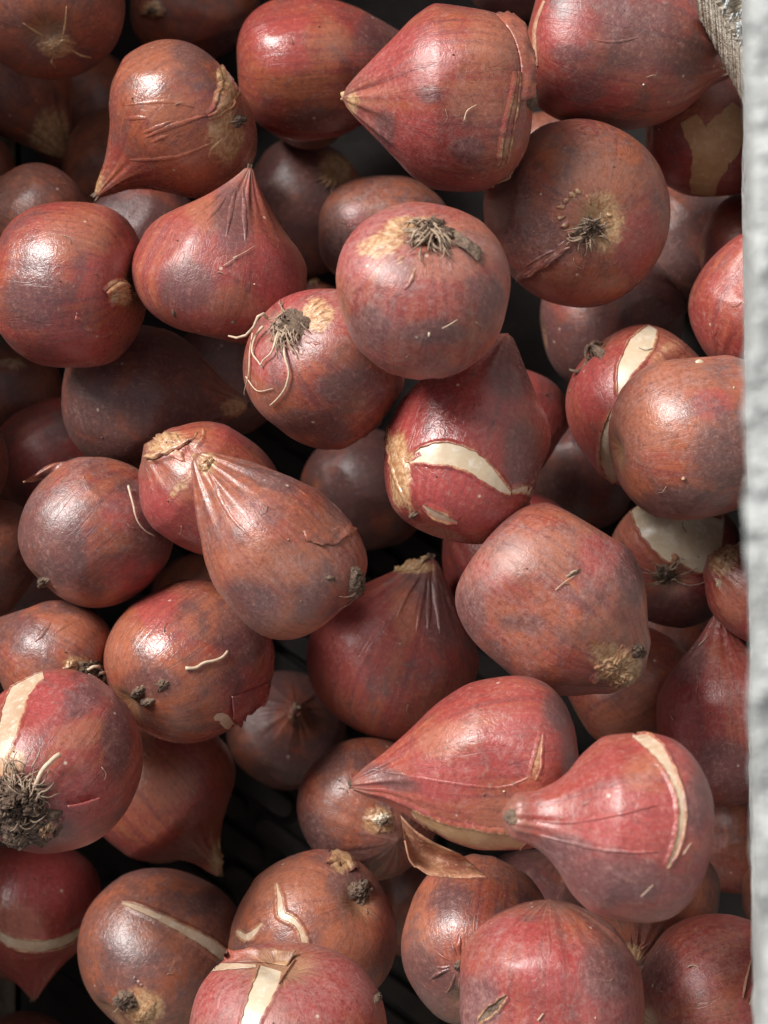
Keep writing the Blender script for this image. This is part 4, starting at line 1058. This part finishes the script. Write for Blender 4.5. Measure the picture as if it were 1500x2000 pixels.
# --- torn neck
patch('B21', (330,868), 42, 22, -22, 'skin', 'dry_neck', .3, .8, .8, .3, tan=0.85)
strip('B21', [(288,896,8),(315,890,10),(350,876,10),(372,862,4)], 'skin', 'torn_edge', tan=0.95, lips=True, jag=.4, h=.9, bulge=.5)
strip('B21', [(392,838,6),(386,858,12),(370,872,10)], 'skin', 'torn_patch', tan=0.5, lips=True, jag=.3, h=.2)
strip('B21', [(385,905,5),(368,930,26),(340,965,22),(325,990,6)], 'skin', 'torn_patch', tan=0.8, lips=False, jag=.4, h=.05)
# --- tunic flap bulb
loose_sheet('B20', [(70,925),(100,906),(165,897)], [(46,941),(92,934),(140,922)], -3, -1, -1.5, 'skin')
loose_sheet('B20', [(225,918),(255,925),(285,945)], [(222,922),(262,950),(282,965)], -3, -2, -1.5, 'skin')
root_line('B20', [(247,955),(255,985),(263,1015),(278,1035),(296,1046)], 5, 1.2, 'paleroot')
patch('B20', (82,1140), 16, 12, 30, 'scab', 'basal_plate', .4, 1.2, .8)
# --- glossy with white thread
root_line('B35', [(362,1305),(382,1304),(398,1294),(418,1290),(434,1282),(442,1272)], 7, .6, 'paleroot', taper=.2)
patch('B35', (270,1352), 14, 11, 30, 'soil', 'basal_plate', .4, 1.4, .8)
patch('B35', (288,1370), 12, 9, 0, 'scab', 'basal_plate', .4, 1.2, .8)
patch('B35', (318,1338), 14, 9, 30, 'scab', 'scar', .2, .5, .6, .5)
sheet('B35', [(452,1360),(492,1345),(528,1330)], [(450,1398),(484,1424),(522,1372)], .15, 1.4, 'skin', bow=.4)
strip('B35', [(418,1404,6),(432,1400,20),(446,1414,20),(462,1424,6)], 'flesh', 'exposed_flesh', jag=.2, lips=False)
# --- knobbly root stubs
patch('B36', (178,1310), 26, 22, 30, 'soil', 'basal_plate', .6, 1.6, 1.6)
for x, y, a in ((165,1306,200),(178,1318,250),(190,1325,300),(186,1306,20),(172,1322,230)):
    root_line('B36', [(x, y, 1.4), (x+10*math.cos(a), y+8*math.sin(a), 2.4), (x+18*math.cos(a+.4), y+12*math.sin(a+.4), 2.6)], 7, mat='paleroot', taper=.1)
patch('B36', (137,1300), 14, 10, 30, 'skin', 'scurf', .3, .6, .5, .4, tan=1.0)
line('B36', [(98,1245),(120,1225),(150,1212)], 5, 'ridge', 'wrinkle', .6)
line('B36', [(60,1260),(85,1235),(105,1205)], 5, 'ridge', 'wrinkle', .6)
# --- big red bulb with the root mass
strip('B39', [(84,1316,20),(62,1324,36),(40,1352,40),(24,1396,38),(10,1440,38),(-4,1478,30)], 'flesh', 'exposed_flesh', jag=.13, liph=.4)
patch('B39', (50,1612), 66, 48, 10, 'soil', 'soil_crust', .5, 1.6, 1.6, .3, 12, 44)
patch('B39', (92,1612), 28, 22, 0, 'skin', 'soil_crust', .6, 1.8, 1.4, .4, tan=0.85)
patch('B39', (40,1560), 56, 42, 10, 'soil', 'basal_plate', .8, 3.0, 2.6, .25, 12, 44)
tuft('B39', (40,1552), 56, 58, (0,360), 4.0, (.8,2.8), 48, .8)
tuft('B39', (45,1530), 12, 56, (30,120), 4, (1.2,3.2), 36, .4, free=.4)
root_line('B39', [(70,1535,2),(85,1505,3),(100,1490,3),(115,1478,3.4)], 8, mat='paleroot', taper=-.3)
root_line('B39', [(65,1500,2),(76,1480,2),(84,1458,2)], 4, mat='root')
sheet('B39', [(128,1565),(155,1560),(186,1550)], [(140,1584),(165,1588),(190,1575)], 2.2, .3, 'skin', bow=.8)
line('B39', [(110,1405),(145,1392),(170,1380)], 5, 'ridge', 'wrinkle', .4)
# --- ring split
strip('B41', [(-8,1822,14),(25,1840,19),(72,1848,22),(122,1838,20),(160,1816,12),(180,1796,4)], 'flesh', 'exposed_flesh', jag=.08, liph=.4)
line('B41', [(28,1705),(20,1685),(40,1670)], 5, 'ridge', 'wrinkle', .4)
# --- straight white split
strip('B42', [(238,1764,3),(262,1771,11),(300,1787,13),(350,1812,17),(398,1838,21),(438,1868,23),(452,1880,10)], 'flesh', 'exposed_flesh', jag=.08, liph=.4)
line('B42', [(240,1768),(254,1778),(264,1774)], 3, 'ridge', 'seam', .4)
patch('B42', (246,1952), 22, 20, 0, 'scab', 'basal_plate', .5, 1.6, 1.4)
marks('B42', (250,1945), 4, 30, 80, 26, 46, 10, 'cream', 'root_mark', .8)
patch('B42', (285,1978), 26, 18, 60, 'skin', 'torn_patch', .2, .5, .4, tan=0.85)
tuft('B42', (246,1952), 12, 26, (0,360), 3.5, (.4,1.0), 12)
# --- forked cracks
strip('B43', [(540,1726,3),(546,1752,9),(550,1785,16),(572,1798,12),(588,1818,10),(596,1850,11),(597,1882,5)], 'flesh', 'exposed_flesh', jag=.2, liph=.35)
strip('B43', [(463,1818,6),(480,1831,15),(498,1820,10),(512,1803,3)], 'flesh', 'exposed_flesh', jag=.15, liph=.35)
patch('B43', (703,1742), 22, 27, 10, 'scab', 'basal_plate', .6, 1.6, 1.4)
strip('B43', [(640,1690,6),(660,1672,26),(678,1676,24),(690,1700,10)], 'skin', 'torn_patch', tan=0.8, lips=True, jag=.3, h=.3, bulge=.6)
# --- flat torn top, broad stripe
strip('B44', [(528,1892,46),(518,1925,46),(502,1962,42),(488,2000,34),(480,2020,30)], 'white', 'exposed_flesh', jag=.09, liph=.4)
strip('B44', [(412,1896,4),(432,1890,14),(465,1888,10),(500,1888,6)], 'flesh', 'exposed_flesh', jag=.2, lips=False, h=.2)
sheet('B44', [(440,1882),(500,1880),(560,1888)], [(440,1870),(505,1866),(580,1868)], .2, 1.8, 'skin')
line('B44', [(578,1876),(560,1900),(545,1925)], 4, 'edge', 'torn_edge', .6)
line('B44', [(440,1915),(428,1945),(420,1985)], 4, 'ridge', 'vein', .3)
patch('B44', (736,1950), 6, 14, 0, 'scab', 'scurf', .4, .9, .6, .3, 4, 12)
# --- bottom dusty ones
strip('B54', [(936,1996,6),(956,1976,16),(976,1958,14),(990,1944,4)], 'scab', 'gash', lips=True, jag=.35, h=.05, liph=.6)
line('B54', [(1052,1992),(1058,1984),(1062,1978)], 4, 'cream', 'fibre', .6)
line('B54', [(1068,1800),(1074,1840),(1072,1880)], 4, 'ridge', 'vein', .3)
line('B55', [(1466,1876),(1456,1920),(1450,1950)], 6, 'edge', 'seam', .6)
line('B55', [(1345,1890),(1355,1886),(1366,1892)], 4, 'cream', 'fibre', .6)
strip('B55', [(1462,1962,4),(1476,1936,10),(1496,1926,14)], 'flesh', 'exposed_flesh', jag=.15, liph=.3)
# --- shadowed ones
patch('B03', (298,18), 27, 23, 0, 'skin', 'basal_plate', .4, 1.0, .5, .15, tan=1.0)
patch('B03', (300,20), 11, 10, 0, 'scab', 'basal_plate', 1.2, 1.6, .5)
patch('B01', (112,88), 32, 22, 30, 'skin', 'torn_patch', .2, .5, .5, .45, tan=0.85)
for p in ([(95,75),(70,62),(45,45)], [(122,72),(128,45),(130,12)], [(138,96),(158,108),(178,112)], [(105,108),(100,120),(108,132)]):
    line('B01', p, 5, 'tan', 'vein', .3)
patch('B14', (664,328), 17, 20, 0, 'skin', 'basal_plate', .4, 1.0, .8, tan=0.85)
marks('B14', (662,330), 7, 150, 260, 16, 60, 6, 'ridge', 'pucker', .6)
tip_nib('B18', 16, 16, 6)
marks('B18', (478,800), 4, 150, 205, 15, 60, 5, 'ridge', 'pleat', .4)
patch('B19', (22,712), 42, 13, 0, 'skin', 'torn_patch', .4, .8, 1.0, .3, tan=0.85)
patch('B61', (615,548), 12, 12, 0, 'skin', 'torn_patch', .4, .8, .5, tan=1.0)
marks('B59', (566,1408), 5, 30, 150, 5, 40, 5, 'ridge', 'pleat', .5)
patch('B59', (570,1402), 9, 16, 0, 'skin', 'dry_neck', .4, .8, .6, tan=0.85)
tip_nib('B59', 16, 14, 4, 'paleroot')
patch('B40', (428,1672), 14, 26, 30, 'skin', 'dry_neck', .2, .5, .4, tan=0.85)
tip_nib('B40', 12, 16, 4)
tip_nib('B41', 12, 16, 4)
tip_nib('B02', 12, 14, 4, 'tan')
marks('B47', (898,1886), 11, 0, 360, 16, 62, 7, 'ridge', 'pucker', .7)
patch('B47', (898,1886), 14, 10, 0, 'scab', 'basal_plate', .4, .8, .8)
line('B51', [(1368,1236),(1395,1230),(1425,1240)], 7, 'vein', 'fold', .3)
line('B51', [(1366,1262),(1378,1250),(1384,1242)], 3, 'cream', 'fibre', .6)
tip_nib('B51', 12, 26, 6)
marks('B53', (1234,1866), 8, 20, 160, 6, 55, 6, 'ridge', 'pleat', .6)
tip_nib('B53', 12, 16, 5)
root_line('B52', [(1378,1602,.5),(1386,1600,1.5),(1389,1592,2.5),(1387,1584,3)], 4, mat='scab')
line('B10', [(1408,622),(1396,650),(1384,676)], 4, 'ridge', 'seam', .4)
for bid, A_, B_, hb in (
    ('B22', [(590,1028),(645,1034),(700,1000)], [(598,1058),(650,1065),(712,1026)], .6),
    ('B08', [(1008,528),(1056,500),(1105,468)], [(1010,550),(1065,522),(1114,482)], .8),
    ('B12', [(150,610),(190,640),(230,640)], [(146,622),(190,656),(234,654)], .5)):
    sheet(bid, A_, B_, .0, hb*.6, 'skin', name='tunic_layer', ragged=3)
# loose hairs and crumbs lying on the upper bulbs
for bid, b in BULBS.items():
    if b[0] >= 30:
        rnd = INFO[bid]['rnd']
        for _ in range(1):
            r, a = b[3]*.75*math.sqrt(rnd.random()), rnd.uniform(0, 6.28)
            x, y = b[1]+r*math.cos(a), b[2]+r*math.sin(a)
            if not (-20 < x < 1460 and -20 < y < 2010): continue
            q = rnd.uniform(0, 6.28); L = rnd.uniform(6, 17)
            root_line(bid, [(x, y, .15), (x+L*math.cos(q), y+L*math.sin(q), .45), (x+L*1.7*math.cos(q+.35), y+L*1.7*math.sin(q+.35), .2)], rnd.uniform(1.3, 2.0), mat='root', name='fibre')
        for _ in range(2):
            r, a = b[3]*.8*math.sqrt(rnd.random()), rnd.uniform(0, 6.28)
            x, y = b[1]+r*math.cos(a), b[2]+r*math.sin(a)
            patch(bid, (x, y), rnd.uniform(1.6, 3.2), rnd.uniform(1.4, 2.6), 0, rnd.choice(('white', 'skin', 'soil', 'soil')), 'scurf', .15, .3, .1, .3, 2, 7, tan=1.0)

#CRATE
# ------------------------------------------------------------------ the crate
crate = bpy.data.objects.new('crate', None)
crate.location = (0, 0, 0)
COL.objects.link(crate)
crate['label'] = 'crate with a slotted dark floor and a rough whitewashed side board, holding the bulbs'
crate['category'] = 'crate'

def box_bm(bm, cx, cy, cz, sx, sy, sz):
    m = Matrix.Translation((cx, cy, cz)) @ Matrix.Diagonal((sx, sy, sz, 1))
    return bmesh.ops.create_cube(bm, size=1.0, matrix=m)['verts']

X0, X1, Y0, Y1 = -0.150, 0.098, -0.200, 0.265
bm = bmesh.new()
box_bm(bm, (X0+X1)/2, (Y0+Y1)/2, GROUND-0.006, X1-X0, Y1-Y0, 0.004)
me = bpy.data.meshes.new('floor_panel'); bm.to_mesh(me); bm.free(); me.materials.append(M['plastic'])
o = bpy.data.objects.new('floor_panel', me); COL.objects.link(o); o.parent = crate

# one raised rounded bar of the slotted floor, shared by all
bm = bmesh.new()
L, W, H = 0.040, 0.0072, 0.0038
pts = []
for e in (1, -1):
    for k in range(9):
        a = math.radians(-90 + 180*k/8) + (0 if e == 1 else math.pi)
        pts.append((e*(L-W)/2 + W/2*math.cos(a), W/2*math.sin(a)))
lo = [bm.verts.new((x, y, 0)) for x, y in pts]
mi = [bm.verts.new((x, y, H-0.0008)) for x, y in pts]
hi = [bm.verts.new((x*.975, y*.86, H)) for x, y in pts]
for q in range(len(pts)):
    r = (q+1) % len(pts)
    bm.faces.new((lo[q], lo[r], mi[r], mi[q])); bm.faces.new((mi[q], mi[r], hi[r], hi[q]))
bm.faces.new(hi)
bar_me = bpy.data.meshes.new('floor_bar'); bm.to_mesh(bar_me); bm.free(); bar_me.materials.append(M['plastic'])
ang = math.radians(-33)
ca, sa = math.cos(ang), math.sin(ang)
for i in range(-7, 8):
    for j in range(-26, 27):
        u, v = i*0.0445 + (j % 2)*0.013, j*0.0094
        x, y = ca*u - sa*v - 0.03, sa*u + ca*v - 0.08
        if X0+0.024 < x < X1-0.024 and Y0+0.02 < y < 0.02 and (x < 0.03):
            o = bpy.data.objects.new('floor_bar', bar_me); COL.objects.link(o); o.parent = crate
            o.location = (x, y, GROUND-0.0038); o.rotation_euler = (0, 0, ang)

# whitewashed side board, its rough top edge close to the camera
def rough_board(name, mat, x_in, thick, y0, y1, z0, z1, seed, amp):
    rnd = random.Random(seed)
    ny, nz, nx = 150, 26, 8
    def wob(y, z, s):
        v = 0
        for f, a in ((18, .9), (47, .6), (110, .45), (260, .3)):
            v += a*math.sin(y*f*3.1 + s*1.7 + z*f*.9 + f)
        return v
    prof = [(0.0, z0 + (z1-z0)*k/nz) for k in range(nz)]
    prof += [(thick*k/nx, z1) for k in range(nx+1)]
    prof += [(thick, z1-(z1-z0)*k/6) for k in range(1, 7)]
    V, F = [], []
    n = len(prof)
    for i in range(ny+1):
        y = y0 + (y1-y0)*i/ny
        for j, (x, z) in enumerate(prof):
            e = 1.0 if z > z1-0.008 else .45
            dx = amp*wob(y, z, 1)*e*(1 if x < thick*.5 else .4) + rnd.uniform(-1, 1)*amp*.25
            dz = amp*wob(y, x*8, 5)*(1 if z >= z1-1e-6 else 0)*.8
            V.append((x_in(y) + x + dx, y, z + dz))
    for i in range(ny):
        for j in range(n-1):
            F.append((i*n+j, i*n+j+1, (i+1)*n+j+1, (i+1)*n+j))
    return new_mesh(name, V, F, mat, crate)

RIM_Z = 0.265
def rim_x(y):
    # follows the board's slightly slanting line
    f = (0.15 - y)/0.30
    pt_top = at_depth(1456, 0, (CAM_LOC.z-RIM_Z)/(-ray_dir(1456, 0).z))
    pt_bot = at_depth(1482, 2000, (CAM_LOC.z-RIM_Z)/(-ray_dir(1482, 2000).z))
    g = (y - pt_top.y)/(pt_bot.y - pt_top.y)
    return pt_top.x + (pt_bot.x-pt_top.x)*g
rough_board('side_board', 'board', rim_x, 0.012, Y0, Y1, GROUND-0.004, RIM_Z, 4, 0.0007)
# rough corner post, splintered, in the upper right
pd = (CAM_LOC.z - 0.075)/(-ray_dir(1420, 60).z)
def post_pt(x, y, dz): 
    p = at_depth(x, y, pd); return Vector((p.x, p.y, p.z + dz))
rnd = random.Random(9)
edge = []
for i in range(60):
    f = i/59
    x = 1352 + (1466-1352)*f**.9 + rnd.uniform(-2, 2); y = -70 + 205*f
    edge.append((x, y))
V, F = [], []
nz = 7
for i, (x, y) in enumerate(edge):
    for j in range(nz):
        g = j/(nz-1)
        V.append(post_pt(x + (1530-x)*g, y - 18*g + rnd.uniform(-2, 2), 0.004*math.sin(g*2.2) + rnd.uniform(-.0006, .0006)))
    V.append(post_pt(x + 4, y, -0.05))
n_ = nz + 1
for i in range(len(edge)-1):
    for j in range(nz-1):
        F.append((i*n_+j, (i+1)*n_+j, (i+1)*n_+j+1, i*n_+j+1))
    F.append((i*n_+nz, (i+1)*n_+nz, (i+1)*n_, i*n_))
post = new_mesh('corner_post', V, F, 'post', crate)
VV, FF = [], []
for q in range(70):
    f = rnd.random(); x = 1368 + 100*f**.9 + rnd.uniform(4, 50); y = -65 + 190*f
    a = math.radians(rnd.uniform(48, 78)); L = rnd.uniform(14, 46)
    P = [post_pt(x - L*k/4*math.cos(a)*.5, y + L*k/4*math.sin(a)*.8, 0.0035 + .0006*math.sin(k)) for k in range(5)]
    v_, f_ = tube(P, [0.00045*(1-.18*k) for k in range(5)], 4)
    o_ = len(VV); VV += v_; FF += [tuple(t+o_ for t in f) for f in f_]
sp = new_mesh('splinters', VV, FF, 'board', post)
sp['kind'] = 'stuff'
# the other sides of the crate, outside the picture
for nm, cx_, cy_, sx_, sy_, top_ in (('side_board', X0-0.004, (Y0+Y1)/2, 0.008, Y1-Y0, 0.12), ('end_board', (X0+X1)/2, Y1+0.004, X1-X0+0.02, 0.008, 0.10), ('end_board', (X0+X1)/2, Y0-0.004, X1-X0+0.02, 0.008, 0.085)):
    bm = bmesh.new(); box_bm(bm, cx_, cy_, (GROUND+top_)/2, sx_, sy_, top_-GROUND)
    bmesh.ops.bevel(bm, geom=bm.edges[:], offset=0.001, segments=2, affect='EDGES')
    me = bpy.data.meshes.new(nm); bm.to_mesh(me); bm.free(); me.materials.append(M['post'])
    o = bpy.data.objects.new(nm, me); COL.objects.link(o); o.parent = crate
